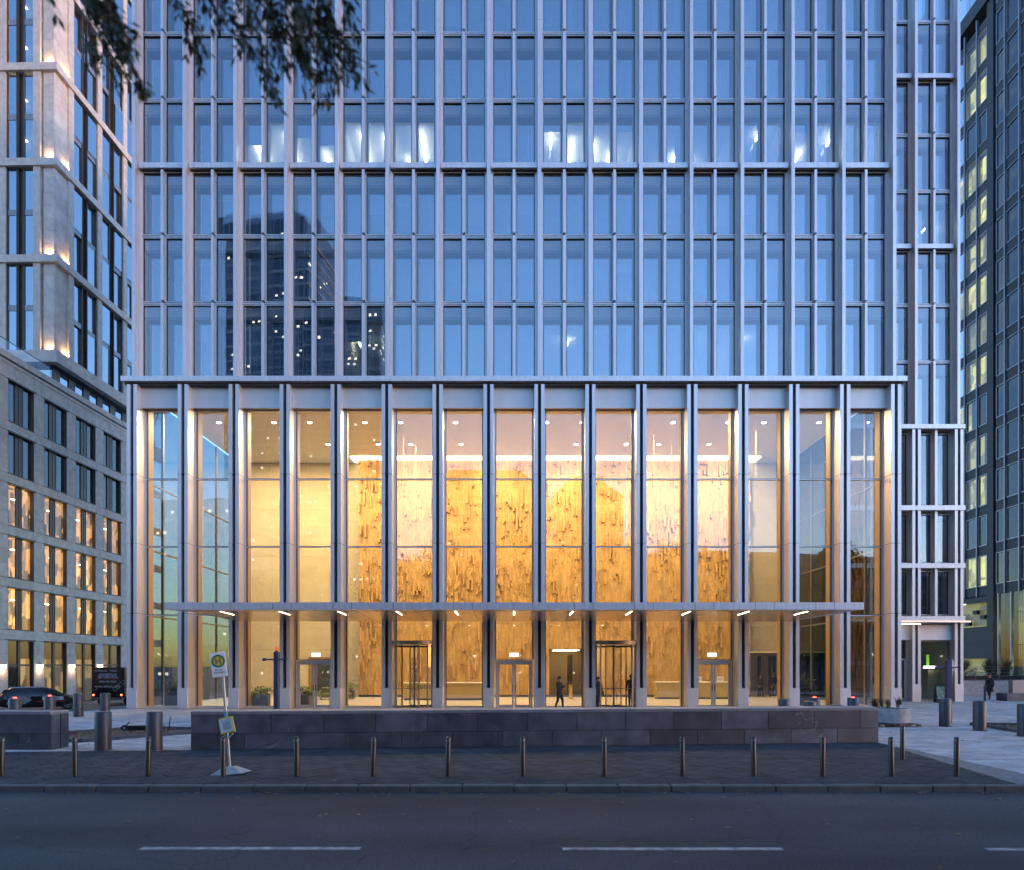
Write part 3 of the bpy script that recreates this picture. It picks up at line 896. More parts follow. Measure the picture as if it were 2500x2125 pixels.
# hall ceiling downlights (each gives its own light) and fine cable pendants
WARM = (1.0, 0.72, 0.36)
dl_rim = MB().cyl(0, 0, -.03, 0, .17, n=16).mesh('downlight', M['alu_panel'])
dl_face = MB().cyl(0, 0, -.04, -.031, .13, n=16).mesh('lens', emit('downlight_lens', (1, .88, .66), 4))
for k in range(14):
    for y in (42.6, 46.8):
        x = -18.2 + k * 2.8 + (.6 if k % 2 else 0)
        d = link('downlight', dl_rim, tower, Vector((x, y, 17.3)) - TO)
        link('lens', dl_face, d)
        if k % 2 == 0:
            area_light('downlight_lamp', (0, 0, -.06), .3, LOBBY_W * (.9 if y < 44 else .95), WARM, d)
b = MB()
for x, y, z in ((-7.2, 45, 13.2), (-6.7, 47, 14.1), (-4.0, 46, 13.0), (-1.2, 45, 14.6), (.9, 44, 13.5), (1.6, 46, 13.8), (8.9, 44, 13.6), (10.5, 46, 13.5), (15.4, 44, 13.6)):
    b.tube((x, y, 17.3), (x, y, z), .012, n=4, cap=False)
tp('pendant_cable', b, M['alu_panel'])

# ------------------------------------------------------------------ set-back wing on the right
wing = thing('tower_wing', 'narrow set-back wing of the silver tower with shop glazing below, right', 'building', (24.5, 44, 0))
VO = Vector((24.5, 44, 0))
def wp(name, mb, mats, **kw):
    o = mb.build(name, mats, wing, **kw); o.location = -VO; return o
WXS = [20.17, 22.87, 25.57, 28.27]
WF = 43.9
upper_bays(wing, WXS[1:], WF, VO, ROWS + [47.3], {3: True, 6: True})
for r in range(1, len(ROWS)):
    wp('floor_slab', MB().box(20.4, 28.2, 45.0, 52, ROWS[r] - .42, ROWS[r] - .02), M['room_dark'])
wp('core_wall', MB().box(20.4, 28.3, 52, 52.3, 0, 47.3), M['room_dark'])
wp('flank_wall', MB().box(28.3, 28.42, 44.6, 60, 0, 47.3), M['flank'])
wp('infill_wall', MB().box(20.4, 22.7, 44.4, 44.5, 17.6, 47.3), M['alu_panel'])
def wing_room(z0, z1, mat, lamps):
    wp('office_room', MB().box(22.9, 28.2, 51.5, 51.9, z0, z1 - .5), mat)
    for x, y in lamps:
        wp('bar_lamp', MB().box(x - .04, x + .04, y, y + .7, z1 - .9, z1 - .82), M['lamp_white'])
wing_room(29.1, 32.8, M['room_white'], [(26.6, 46.2), (27.9, 46.6), (26.0, 47.4)])
# lower storeys: doubled columns, bands and tall windows
LV = [(17.33, 17.6), (12.15, 12.45), (8.48, 8.78), (5.13, 5.43)]
for z0, z1 in LV:
    wp('band', MB().box(20.4, 28.62, WF - .1, WF + .5, z0, z1), M['alu'])
cw = shared('wcol', lambda: MB().box(-.27, -.085, -.02, .75, 1.105, 17.3).box(.085, .27, -.02, .75, 1.105, 17.3).box(-.085, .085, .2, .75, 1.105, 17.3, 1).mesh('column', [M['alu'], M['shadow_gap']]))
cb_ = shared('wbase', lambda: MB().cbox(-.285, .285, -.04, .75, 0, 1.10, .012).mesh('column_base', M['alu_panel']))
for x in WXS[1:]:
    c = link('column', cw, wing, Vector((x, WF, 0)) - VO)
    link('column_base', cb_, c)
for z0, z1 in ((12.45, 17.33), (8.78, 12.15), (5.43, 8.48)):
    for i in (1, 2):
        xm = (WXS[i] + WXS[i + 1]) / 2
        wp('mullion', MB().box(xm - .085, xm + .085, WF + .15, WF + .6, z0, z1), M['alu'])
        for s in (-1, 1):
            put_window(wing, xm + s * .585, WF + .55, z0 + .1, z1 - z0 - .22, .98, .3, VO)
# entrance level: light canopy, header panel, shop glazing, glazed door
wp('canopy', MB().quadmesh([(20.4, WF - 1.6, 5.0), (28.7, WF - .5, 5.0), (28.7, WF + .3, 5.0), (20.4, WF + .3, 4.9), (20.4, WF - 1.6, 5.09), (28.7, WF - .5, 5.12), (28.7, WF + .3, 5.12), (20.4, WF + .3, 5.09)],
                            [(0, 3, 2, 1), (4, 5, 6, 7), (0, 1, 5, 4), (1, 2, 6, 5), (2, 3, 7, 6), (3, 0, 4, 7)]), M['alu'])
wp('strip_lamp', MB().box(24.0, 25.4, WF - .75, WF - .69, 4.87, 4.9), M['strip'])
wp('header_panel', MB().box(25.84, 28.0, WF + .25, WF + .4, 3.92, 4.88).box(23.14, 25.3, WF + .25, WF + .4, 3.92, 4.88), M['alu_panel'])
M['shop_dark'] = pm('shop_interior', (0.05, 0.06, 0.05), 0.7, 0, 0.4, 1.5)
wp('shop_interior', MB().box(20.4, 28.2, 48.6, 48.8, 0, 4.9), M['shop_dark'])
f = wp('shop_window', MB().box(25.84, 25.92, WF + .5, WF + .62, 0, 3.92).box(27.9, 28.0, WF + .5, WF + .62, 0, 3.92).box(25.92, 27.9, WF + .5, WF + .62, 0, .1).box(25.92, 27.9, WF + .5, WF + .62, 3.82, 3.92), M['alu_dark'])
MB().poly([(25.92, WF + .56, .1), (27.9, WF + .56, .1), (27.9, WF + .56, 3.82), (25.92, WF + .56, 3.82)]).build('pane', M['glass_shop'], f)
f = wp('shop_door', MB().box(23.14, 23.22, WF + .5, WF + .62, 0, 3.92).box(25.2, 25.3, WF + .5, WF + .62, 0, 3.92).box(23.22, 25.2, WF + .5, WF + .62, 2.62, 2.74).box(25.08, 25.2, WF + .48, WF + .56, 0, 2.62).box(24.15, 24.27, WF + .48, WF + .56, 0, 2.62).box(24.27, 25.08, WF + .48, WF + .56, 0, .18), M['alu'])
MB().poly([(23.22, WF + .56, .1), (25.2, WF + .56, .1), (25.2, WF + .56, 3.9), (23.22, WF + .56, 3.9)]).build('pane', M['glass_shop'], f)
wp('shop_lamp', MB().box(26.95, 27.75, 45.4, 45.5, 2.10, 2.26), emit('shop_light', (.9, .97, 1), .6))
wp('shop_column', MB().box(27.2, 27.34, 45.5, 45.6, 2.3, 3.0), emit('green_shop_light', (.45, 1, .12), .05))
wp('shop_back', MB().box(27.4, 28.1, 45.7, 45.8, .4, 2.0), pm('shop_counter', (.30, .25, .13), .6))
M['white_letter'] = pm('white_lettering', (0.82, 0.82, 0.80), 0.5, 0, 0.03)

def text(body, size, mat, parent, loc, rot=(R(90), 0, 0), extr=0.004, align='LEFT', shear=0, name='lettering', space=1.0, bold=0.0):
    cu = bpy.data.curves.new('lettering', 'FONT')
    cu.body = body
    cu.size = size
    cu.extrude = extr
    cu.align_x = align
    cu.shear = shear
    cu.space_character = space
    cu.offset = bold
    cu.materials.append(mat)
    tmp = bpy.data.objects.new('lettering', cu)
    COL.objects.link(tmp)
    me = bpy.data.meshes.new_from_object(tmp.evaluated_get(bpy.context.evaluated_depsgraph_get()))
    bpy.data.objects.remove(tmp)
    return link(name, me, parent, loc, rot)
text('e', .75, M['white_letter'], wing, Vector((24.62, WF + .54, 2.98)) - VO, align='CENTER', bold=.01)
text('e', .16, M['white_letter'], wing, Vector((24.58, WF + .54, 2.76)) - VO, align='CENTER')
text('r', .16, M['white_letter'], wing, Vector((24.69, WF + .54, 2.76)) - VO, align='CENTER')

# ------------------------------------------------------------------ pale stone building on the left, with its tower
LDIR = -math.atan(0.0207)
stone_b = thing('stone_office_building', 'pale stone office block with a taller corner tower, left', 'building', (-35.68 + .0207 * 46, 46, -.62), LDIR)
# local frame: x = out from the street face (toward the lane is +x), y = along the wall into depth from Y=46, z from lane level
LZ = .62
def sb(name, mb, mats, parent=None, **kw):
    return mb.build(name, mats, parent or stone_b, **kw)
ly = lambda Y: Y - 46.0
PW = 3.55                           # bay pitch along the wall
Y0 = 47.4 - 46.0                    # first visible window starts here
tops = [22.0, 18.42, 14.84, 11.26, 7.68]
WH = 2.92
NB = range(-3, 6)
M['room_warm'] = litroom('warm_lit_office', (1.0, 0.43, 0.10), 0.16, (2.4, 2.9, 1.3), 0.04, 1.0, (0.3, 1.0))
M['room_pale'] = litroom('pale_lit_office', (1.0, 0.60, 0.18), 0.05, (0.8, .9, 0.6), 0.2, 1.0, (0.2, 0.8))
M['room_amber'] = pm('amber_lit_wall', (0.34, 0.17, 0.06), 0.8, 0, 0.25, 3)
M['reveal'] = pm('window_reveal_metal', (0.10, 0.085, 0.075), 0.45, 0.4, 0.1)

def stone_pier(y0, y1, z0, z1, x1, parent, n):
    for k in range(n):
        a, c = z0 + (z1 - z0) * k / n, z0 + (z1 - z0) * (k + 1) / n
        sb('stone_panel', MB().box(-.30, x1, y0 + .006, y1 - .006, a + .006, c - .006), M['stone'], parent)
wall_bk = sb('stone_wall', MB().box(-.6, -.31, ly(38), ly(66), 0, 23.2 + LZ), M['stone'])
# floor bands in long stones, with a projecting window-head ledge
lev = [t + LZ for t in tops]
bands = [(lev[0], 23.3 + LZ)] + [(lev[k + 1], lev[k] - WH) for k in range(4)] + [(4.06 + LZ, lev[4] - WH)]
for z0, z1 in bands:
    for k in NB:
        for q in range(2):
            a = Y0 + (k - .3) * PW + q * PW / 2
            sb('stone_panel', MB().box(-.30, .0, a + .006, a + PW / 2 - .006, z0 + .02, z1 - .02), M['stone'])
# piers between the windows
for k in NB:
    a = Y0 + k * PW - 1.05
    for j, t in enumerate(lev):
        stone_pier(a, a + 1.05, t - WH + .005, t - .005, -.015, None, 3)
    stone_pier(a, a + 1.05, 0, 4.06 + LZ, -.015, None, 5)
# parapet cornice of the low block
sb('cornice', MB().box(-.4, .10, ly(36), ly(66), 23.32 + LZ, 23.75 + LZ).box(-.4, .04, ly(36), ly(66), 22.98 + LZ, 23.10 + LZ), M['stone'])
sb('gutter_line', MB().box(-.4, .02, ly(36), ly(66), 23.22 + LZ, 23.31 + LZ), M['bronze'])

def low_window(k, j):
    t = lev[j]
    y0, y1 = Y0 + k * PW, Y0 + k * PW + 2.5
    z0 = t - WH
    f = MB()
    f.box(-.30, -.02, y0, y0 + .04, z0, t).box(-.30, -.02, y1 - .04, y1, z0, t)
    f.box(-.30, .03, y0 - .05, y1 + .15, t - .05, t + .05).box(-.30, .02, y0, y1, z0 - .02, z0 + .05)
    w = sb('window', f, M['reveal'])
    lit = j in (2, 3, 4) and not (k >= 2 and j == 2 and False)
    pan = MB()
    if not lit or True:
        pw = .78 if not lit else .55
        m = (y0 + y1) / 2 - (.1 if k % 2 else 0)
        pan.box(-.28, -.20, m - pw / 2, m + pw / 2, z0 + .05, t - .05).box(-.20, -.18, m - .02, m + .02, z0 + .05, t - .05).box(-.20, -.18, m - pw / 2, m - pw / 2 + .05, z0 + .05, t - .05).box(-.20, -.18, m + pw / 2 - .05, m + pw / 2, z0 + .05, t - .05)
    sb('vent_panel', pan, M['bronze'], w)
    MB().poly([(-.24, y0 + .04, z0 + .05), (-.24, y1 - .04, z0 + .05), (-.24, y1 - .04, t - .05), (-.24, y0 + .04, t - .05)]).build('pane', M['glass_low'] if not lit else M['glass_shop'], w)
    rm = M['room_dark'] if not lit else M['room_warm']
    r = MB()
    r.poly([(-1.5, y0 - .4, z0), (-1.5, y1 + .4, z0), (-1.5, y1 + .4, t), (-1.5, y0 - .4, t)])
    r.poly([(-.32, y0, z0), (-.32, y0, t), (-1.5, y0 - .4, t), (-1.5, y0 - .4, z0)], 1)
    r.poly([(-.32, y1, z0), (-.32, y1, t), (-1.5, y1 + .4, t), (-1.5, y1 + .4, z0)], 1)
    r.poly([(-.32, y0, t - .02), (-.32, y1, t - .02), (-1.5, y1 + .4, t - .02), (-1.5, y0 - .4, t - .02)], 1)
    r.poly([(-.32, y0, z0), (-.32, y1, z0), (-1.5, y1 + .4, z0), (-1.5, y0 - .4, z0)], 1)
    sb('room', r, [rm, M['room_dark'] if not lit else M['room_warm']], w)
    if lit:
        for q in range(2):
            yy = y0 + .5 + q * 1.2 + random.uniform(-.3, .3)
            sb('lamp', MB().box(-1.1, -.95, yy, yy + .35, t - .75, t - .70), M['lamp_warm'], w)
for k in NB:
    for j in range(5):
        if k < -1 or k > 3: continue
        low_window(k, j)
# the back wall has openings only where windows stand: a dark core stands behind them
bpy.data.objects.remove(wall_bk)
sb('dark_core', MB().box(-2.2, -1.8, ly(38), ly(66), 0, 23 + LZ), M['room_dark'])
# ground floor: tall shopfront bays
for k in NB:
    if k < -1 or k > 3: continue
    y0, y1 = Y0 + k * PW, Y0 + k * PW + 2.5
    t = 4.06 + LZ
    ym = (y0 + y1) / 2
    f = MB().box(-.3, -.05, y0, y0 + .06, 0, t).box(-.3, -.05, y1 - .06, y1, 0, t).box(-.3, .02, y0 - .05, y1 + .12, t - .05, t + .05).box(-.28, -.16, ym - .14, ym + .10, 0, t - .05).box(-.28, -.18, y0 + .06, y1 - .06, 2.86, 3.0)
    w = sb('shopfront', f, M['bronze'])
    MB().poly([(-.22, y0 + .06, 0), (-.22, y1 - .06, 0), (-.22, y1 - .06, t), (-.22, y0 + .06, t)]).build('pane', M['glass_shop'], w)
    r = MB().poly([(-1.6, y0 - .5, 0), (-1.6, y1 + .5, 0), (-1.6, y1 + .5, 3.4), (-1.6, y0 - .5, 3.4)]).poly([(-1.6, y0 - .5, 3.4), (-1.6, y1 + .5, 3.4), (-1.6, y1 + .5, t), (-1.6, y0 - .5, t)], 1)
    sb('room', r, [M['room_pale'] if k >= 1 else M['room_dark'], M['room_dark']], w)
# wall lamps on the piers
M['wlamp'] = emit('wall_lamp_glow', (1.0, 0.70, 0.36), 2.0)
for k in range(-1, 4):
    yc = Y0 + k * PW - .52
    d = sb('wall_lamp', MB().box(-.012, .12, yc - .24, yc + .24, 2.98, 3.04), M['bronze'])
    sb('lamp_shade', MB().box(-.012, .10, yc - .22, yc + .22, 2.74, 2.98), M['wlamp'], d)
    area_light('wall_lamp_light', (.16, yc, 2.72), .2, 1.3, (1.0, .62, .34), d)

# --- recessed glass storey and corner tower above
TY = ly(52.2)                                   # front face of the tower
TB = 25.0 + LZ
gl = sb('recessed_storey', MB().box(-9, -.75, TY + .5, ly(66), 23.4 + LZ, 23.5 + LZ), M['bronze'])
for k in range(7):
    y0 = TY + .6 + k * 1.8
    q = MB().poly([(-.7, y0 + .75, 23.5 + LZ), (-.7, y0 + 1.8, 23.5 + LZ), (-.7, y0 + 1.8, TB), (-.7, y0 + .75, TB)])
    q.build('pane', M['glass_left'], gl)
    sb('bronze_pier', MB().box(-.85, -.62, y0, y0 + .75, 23.5 + LZ, TB), M['bronze'], gl)
for k in range(5):
    x1 = -.75 - k * 1.6
    MB().poly([(x1 - 1.55, TY + .6, 23.5 + LZ), (x1, TY + .6, 23.5 + LZ), (x1, TY + .6, TB), (x1 - 1.55, TY + .6, TB)]).build('pane', M['glass_left'], gl)
    sb('bronze_pier', MB().box(x1 - 1.6, x1 - 1.55, TY + .55, TY + .66, 23.5 + LZ, TB), M['bronze'], gl)
sb('storey_core', MB().box(-9, -3, TY + 3, ly(66), 23.5 + LZ, TB), M['room_dark'], gl)
# glass balustrade on the low roof
bal = sb('balustrade', MB().box(-.30, -.26, ly(38), ly(52), 24.7 + LZ, 24.74 + LZ), M['bronze'])
for k in range(9):
    MB().poly([(-.28, ly(38) + k * 1.55, 23.75 + LZ), (-.28, ly(38) + k * 1.55 + 1.5, 23.75 + LZ), (-.28, ly(38) + k * 1.55 + 1.5, 24.7 + LZ), (-.28, ly(38) + k * 1.55, 24.7 + LZ)]).build('pane', M['glass_door'], bal)

TL = [25.0, 26.1, 33.3, 40.6, 47.8, 55.0, 62.2, 69.4]       # band undersides then tops every second storey
XA, XB = -3.85, -.0                              # x range in view on the front face
sb('tower_core', MB().box(-12, -1.6, TY + 1.7, ly(66), TB, 69.4 + LZ), M['room_dark'])
def band_ring(z0, z1, p=.14):
    b = MB()
    b.box(-12, p, TY - p, TY + .4, z0, z1)
    b.box(-.4, p, TY + .4, ly(66), z0, z1)
    return sb('stone_band', b, M['stone'])
band_ring(25.2 + LZ, 26.1 + LZ)
for z in TL[2:7]:
    band_ring(z - .55 + LZ, z + LZ)
M['uplight'] = emit('uplight_lens', (1.0, .66, .28), 3)
zs = [26.1, 33.3, 40.6, 47.8, 55.0, 62.2]
for a, c in zip(zs, zs[1:] + [69.4]):
    z0, z1 = a + LZ, c - .55 + LZ
    n = 7
    for q in range(n):                          # set-back corner block in courses
        e, g = z0 + (z1 - z0) * q / n, z0 + (z1 - z0) * (q + 1) / n
        pts = [(-1.05, TY + .12), (-.24, TY + .12), (-.16, TY + .20), (-.16, TY + 1.5), (-1.05, TY + 1.5)]
        vs_ = [(x, y, e + .006) for x, y in pts] + [(x, y, g - .006) for x, y in pts]
        sb('corner_stone', MB().quadmesh(vs_, [(i, (i + 1) % 5, 5 + (i + 1) % 5, 5 + i) for i in range(5)] + [(5, 6, 7, 8, 9)]), M['stone'])
    # uplights at the foot of the corner block
    for x, y in ((-.55, TY - .02), (.0, TY + 1.2)):
        u = sb('uplight', MB().cyl(x, y, z0, z0 + .05, .06, n=10), M['uplight'])
        area_light('uplight_lamp', (x, y, z0 + .06), .12, 3.2, (1.0, .56, .22), u, rot=(R(180), 0, 0))
    # front face: stone piers, paired slot windows with dark centre panel
    for x0 in (-3.95, -6.6, -9.25):
        sb('stone_panel', MB().box(x0 + 2.18, x0 + 2.72, TY, TY + .4, z0, z1), M['stone'])
        w = sb('slot_window', MB().box(x0 + .06, x0 + .14, TY + .12, TY + .24, z0, z1).box(x0 + .80, x0 + .90, TY + .12, TY + .24, z0, z1).box(x0 + 1.32, x0 + 1.42, TY + .12, TY + .24, z0, z1).box(x0 + 2.10, x0 + 2.18, TY + .12, TY + .24, z0, z1), M['bronze'])
        sb('centre_panel', MB().box(x0 + .90, x0 + 1.32, TY + .34, TY + .42, z0, z1).box(x0 + .90, x0 + .97, TY + .15, TY + .34, z0, z1), M['bronze'], w)
        zm = (z0 + z1) / 2
        for s0, s1 in ((.14, .80), (1.42, 2.10)):
            for e, g in ((z0 + .1, zm - .22), (zm + .22, z1 - .1)):
                MB().poly([(x0 + s0, TY + .2, e), (x0 + s1, TY + .2, e), (x0 + s1, TY + .2, g), (x0 + s0, TY + .2, g)]).build('pane', M['glass_left'], w)
            sb('spandrel', MB().box(x0 + s0, x0 + s1, TY + .16, TY + .26, zm - .22, zm + .22), M['charcoal_trim'], w)
            if x0 > -4 and a > 39:
                sb('lamp', MB().box(x0 + s0 + .15, x0 + s1 - .1, TY + 1.2, TY + 1.5, zm - .9, zm - .86).box(x0 + s0 + .15, x0 + s1 - .1, TY + 1.2, TY + 1.5, z1 - 1.1, z1 - 1.06), M['lamp_white'], w)
    # flank: stone piers, paired windows either side of a dark panel
    ys = [ly(53.72)]
    for q in range(4):
        y = ly(54.30) + q * 3.6
        sb('stone_panel', MB().box(-.4, .0, y - .60, y - .02, z0, z1), M['stone'])
        w = sb('flank_window', MB().box(-.30, -.12, y - .02, y + .06, z0, z1).box(-.30, -.12, y + 1.12, y + 1.2, z0, z1).box(-.30, -.12, y + 1.75, y + 1.83, z0, z1).box(-.30, -.12, y + 2.92, y + 3.0, z0, z1), M['bronze'])
        sb('centre_panel', MB().box(-.45, -.35, y + 1.2, y + 1.75, z0, z1), M['bronze'], w)
        zm = (z0 + z1) / 2
        for s0, s1 in ((.06, 1.12), (1.83, 2.92)):
            for e, g in ((z0 + .05, zm - .2), (zm + .2, z1 - .05)):
                MB().poly([(-.2, y + s0, e), (-.2, y + s1, e), (-.2, y + s1, g), (-.2, y + s0, g)]).build('pane', M['glass_left'], w, rot=(0, random.uniform(-.004, .004), 0))
            sb('spandrel', MB().box(-.26, -.16, y + s0, y + s1, zm - .2, zm + .2), M['charcoal_trim'], w)

# ------------------------------------------------------------------ dark clad building on the right
RX = 41.0
dark_b = thing('dark_office_building', 'dark charcoal clad office block with lit windows at the right edge', 'building', (RX, 60, 0))
DO = Vector((RX, 60, 0))
def db(name, mb, mats, parent=None, **kw):
    o = mb.build(name, mats, parent or dark_b, **kw)
    if parent is None: o.location = -DO
    return o
SH = 3.52
SB = 8.95                                           # first sill band
M['room_yel'] = litroom('yellow_lit_room', (0.95, 0.82, 0.28), 0.14, (1, 1.5, 1.1), 0.3, 1.0, (0.1, 0.75))
cols = [(62.9, 64.0), (61.2, 62.5), (59.85, 60.9), (57.7, 58.65), (56.0, 57.45), (54.5, 55.85), (53.0, 54.35), (51.5, 52.85)]
litset = {(1, 2), (1, 3), (2, 2), (0, 4), (1, 5), (2, 5), (1, 6), (2, 6), (1, 7), (2, 7), (1, 8), (2, 8), (1, 9), (2, 9), (0, 10), (1, 10), (1, 12), (2, 10), (2, 12), (1, 0), (2, 0), (0, 0), (0, 7), (1, 13), (2, 13)}
NST = 15
top1 = SB + SH * 14.6
db('wall_core', MB().box(RX + 2.2, RX + 12, 50, 66, 0, 68), M['room_dark'])
for ci, (ya, yb) in enumerate(cols):
    nst = NST if ci < 3 else NST + 2
    for j in range(nst):
        z = SB + SH * j
        db('spandrel_panel', MB().box(RX - .02, RX + .12, ya - .12, yb + .1, z - .62, z + .30), M['charcoal'])
        if ci < 3 and j == NST - 1: continue
        h0, h1 = z + .30, z + SH - .62
        w = db('window', MB().box(RX - .07, RX + .12, ya - .02, yb + .02, h0 - .05, h0 + .02).box(RX - .07, RX + .12, ya - .02, yb + .02, h1 - .03, h1 + .03).box(RX - .07, RX + .12, ya - .03, ya + .03, h0, h1).box(RX - .07, RX + .12, yb - .03, yb + .03, h0, h1), M['charcoal_trim'])
        lit = (ci, j) in litset
        MB().poly([(RX + .02, yb, h0), (RX + .02, ya, h0), (RX + .02, ya, h1), (RX + .02, yb, h1)]).build('pane', M['glass_right'], w)
        db('room', MB().poly([(RX + (.5 if lit else 1.4), yb + .3, h0 - .1), (RX + (.5 if lit else 1.4), ya - .3, h0 - .1), (RX + (.5 if lit else 1.4), ya - .3, h1 + .1), (RX + (.5 if lit else 1.4), yb + .3, h1 + .1)]), M['room_yel'] if lit else M['room_dark'], w)
# vertical ribs, the broad pier and the dark recess beside it
for y in (64.05, 62.7, 61.05, 57.58, 55.93, 54.43, 52.93):
    db('rib', MB().box(RX - .16, RX + .05, y - .05, y + .05, SB - .6, SB + SH * (14.3 if y > 59 else 16.6)), M['charcoal_trim'])
for j in range(5):
    db('pier_panel', MB().box(RX - .10, RX + .3, 58.98, 59.78, SB - 9 * 0 + 10.4 * j - (8.9 if j == 0 else .0), SB + 10.4 * (j + 1) - .03), M['charcoal'])
db('recess', MB().box(RX + .9, RX + 1.1, 58.6, 59.0, 0, 66), M['gasket'])
db('roof_edge', MB().box(RX - .3, RX + 2.2, 58.98, 66, 59.6, 60.9), M['charcoal'])
bal = db('roof_balustrade', MB().box(RX + .2, RX + .26, 58.98, 66, 63.6, 63.66), M['charcoal_trim'])
for k in range(4):
    MB().poly([(RX + .23, 59 + k * 1.75, 60.9), (RX + .23, 60.7 + k * 1.75, 60.9), (RX + .23, 60.7 + k * 1.75, 63.6), (RX + .23, 59 + k * 1.75, 63.6)]).build('pane', M['glass_left'], bal)
# glazed lower floors: kitchen-like shelves and a stair hall glowing yellow-green
M['yel_wall'] = litroom('stair_hall_light', (0.90, 0.86, 0.26), 0.06, (.8, .35, .55), 0.25, 1.1, (0.1, 0.8))
db('lower_room', MB().box(RX + 1.8, RX + 2.0, 50, 58.6, 0, 8.3).box(RX + .9, RX + 1.0, 59.8, 66, 5.7, 7.9).box(RX + .9, RX + 1.0, 59.8, 66, .9, 2.9), M['yel_wall'])
db('lower_panel', MB().box(RX - .02, RX + .1, 59.8, 66, 2.9, 5.7).box(RX - .02, RX + .1, 59.8, 66, 7.9, 8.4).box(RX - .05, RX + .1, 59.8, 66, 4.2, 4.3).box(RX - .05, RX + .1, 59.8, 66, -.1, .9), M['charcoal'])
for k in range(6):
    z, y = 5.9 + .5 * (k % 3), 60 + 1.0 * k
    db('shelf_clutter', MB().box(RX + .5, RX + .8, y, y + .55, z, z + .35), M['gasket'])
for y in (58.4, 56.9, 55.4, 53.9, 52.4):
    db('lower_mullion', MB().box(RX - .1, RX + .1, y - .08, y + .08, 0, 8.4), M['charcoal_trim'])
    db('lower_pane', MB().poly([(RX, y - 1.5, 0), (RX, y, 0), (RX, y, 8.4), (RX, y - 1.5, 8.4)]), M['glass_right'])
b = MB()
for z in (1.2, 4.0, 6.8):
    b.box(RX + 1.5, RX + 1.55, 50, 58.6, z, z + .08)
    for k in range(28):
        b.box(RX + 1.5, RX + 1.53, 50.2 + k * .3, 50.23 + k * .3, z - .9, z)
db('stair_railing', b, M['gasket'])
b = MB()
for y, z, r in ((56.3, 5.6, .42), (55.0, 2.4, .5)):
    b.lathe([(.02, z - r), (r * .7, z - r * .7), (r, z), (r * .7, z + r * .7), (.02, z + r)], RX + 1.2, y, 14)
db('globe_lamp', b, emit('globe_lamp_glow', (1, 1, .62), .9), smooth=True)

# ------------------------------------------------------------------ across the street, behind the viewer: what the glass mirrors
M['far_glass'] = pm('far_tower_glass', (0.035, 0.055, 0.085), 0.25, 0.3, 0.25, 0.06)
M['far_frame'] = pm('far_tower_frame', (0.22, 0.24, 0.28), 0.6, 0.1, 0.1)
M['far_lit'] = emit('far_lit_office', (1, .93, .7), .5)
def far_tower(label, xc, yc, w, d, h, ang, seed, crown=0.0, lit=.08):
    t = thing('distant_tower', label, 'tower', (xc, yc, -1.2), ang)
    rg = random.Random(seed)
    b = MB().box(-w / 2, w / 2, -d / 2, d / 2, 0, h)
    if crown:
        b.quadmesh([(-w / 2, -d / 2, h), (w / 2, -d / 2, h), (w / 2, d / 2, h), (-w / 2, d / 2, h), (-w / 2 + crown, -d / 2 + crown, h + crown), (w / 2 - crown, -d / 2 + crown, h + crown), (w / 2 - crown, d / 2 - crown, h + crown), (-w / 2 + crown, d / 2 - crown, h + crown)],
                   [(0, 1, 5, 4), (1, 2, 6, 5), (2, 3, 7, 6), (3, 0, 4, 7), (4, 5, 6, 7)])
    b.build('tower_body', M['far_glass'], t)
    g, l = MB(), MB()
    nf = int(h / 3.6)
    for k in range(nf):
        z = k * 3.6
        g.box(-w / 2 - .15, w / 2 + .15, -d / 2 - .15, d / 2 + .15, z, z + .7)
        for q in range(int(w / 1.5)):
            if rg.random() < lit:
                x = -w / 2 + q * 1.5
                l.box(x + .4, x + 1.0, d / 2 + .01, d / 2 + .05, z + 1.7, z + 2.2)
        for q in range(int(d / 1.5)):
            if rg.random() < lit:
                y = -d / 2 + q * 1.5
                l.box(w / 2 + .01, w / 2 + .05, y + .4, y + 1.0, z + 1.7, z + 2.2)
    for q in range(int(w / 3) + 1):
        g.box(-w / 2 + q * 3 - .12, -w / 2 + q * 3 + .12, d / 2, d / 2 + .25, 0, h)
    g.build('floor_edges', M['far_frame'], t, kind='stuff')
    l.build('lit_offices', M['far_lit'], t, kind='stuff')
far_tower('tall dark glass tower mirrored in the left-hand office windows', -60, -108, 22, 24, 114, R(8), 1, 5, .14)
far_tower('shorter dark tower mirrored just right of the tallest mirrored one', -40, -96, 17, 20, 88, R(0), 2, 0, .2)
far_tower('low office block mirrored in the second and third lobby bays', -62, -58, 26, 18, 33, R(14), 3, 0, .3)
far_tower('broad stone block mirrored low in the middle lobby bays', -8, -150, 34, 20, 60, R(0), 4, 6, .05)
far_tower('added long low block closing the mirrored horizon behind the park trees at right', 62, -62, 60, 16, 24, R(-12), 6, 0, .12)  # added with the next three to screen the glowing horizon from the glass
far_tower('added low row closing the mirrored horizon at the far right behind the trees', 120, -50, 60, 16, 30, R(-30), 7, 0, .12)
far_tower('added low row closing the mirrored horizon behind the trees in the middle bays', 10, -78, 60, 16, 20, R(3), 8, 0, .12)
far_tower('added long low block closing the mirrored horizon at the far left behind the trees', -112, -50, 60, 16, 26, R(25), 9, 0, .12)
far_tower('round-shouldered block mirrored right of the middle lobby bays', 24, -170, 26, 20, 62, R(-10), 5, 8, .05)

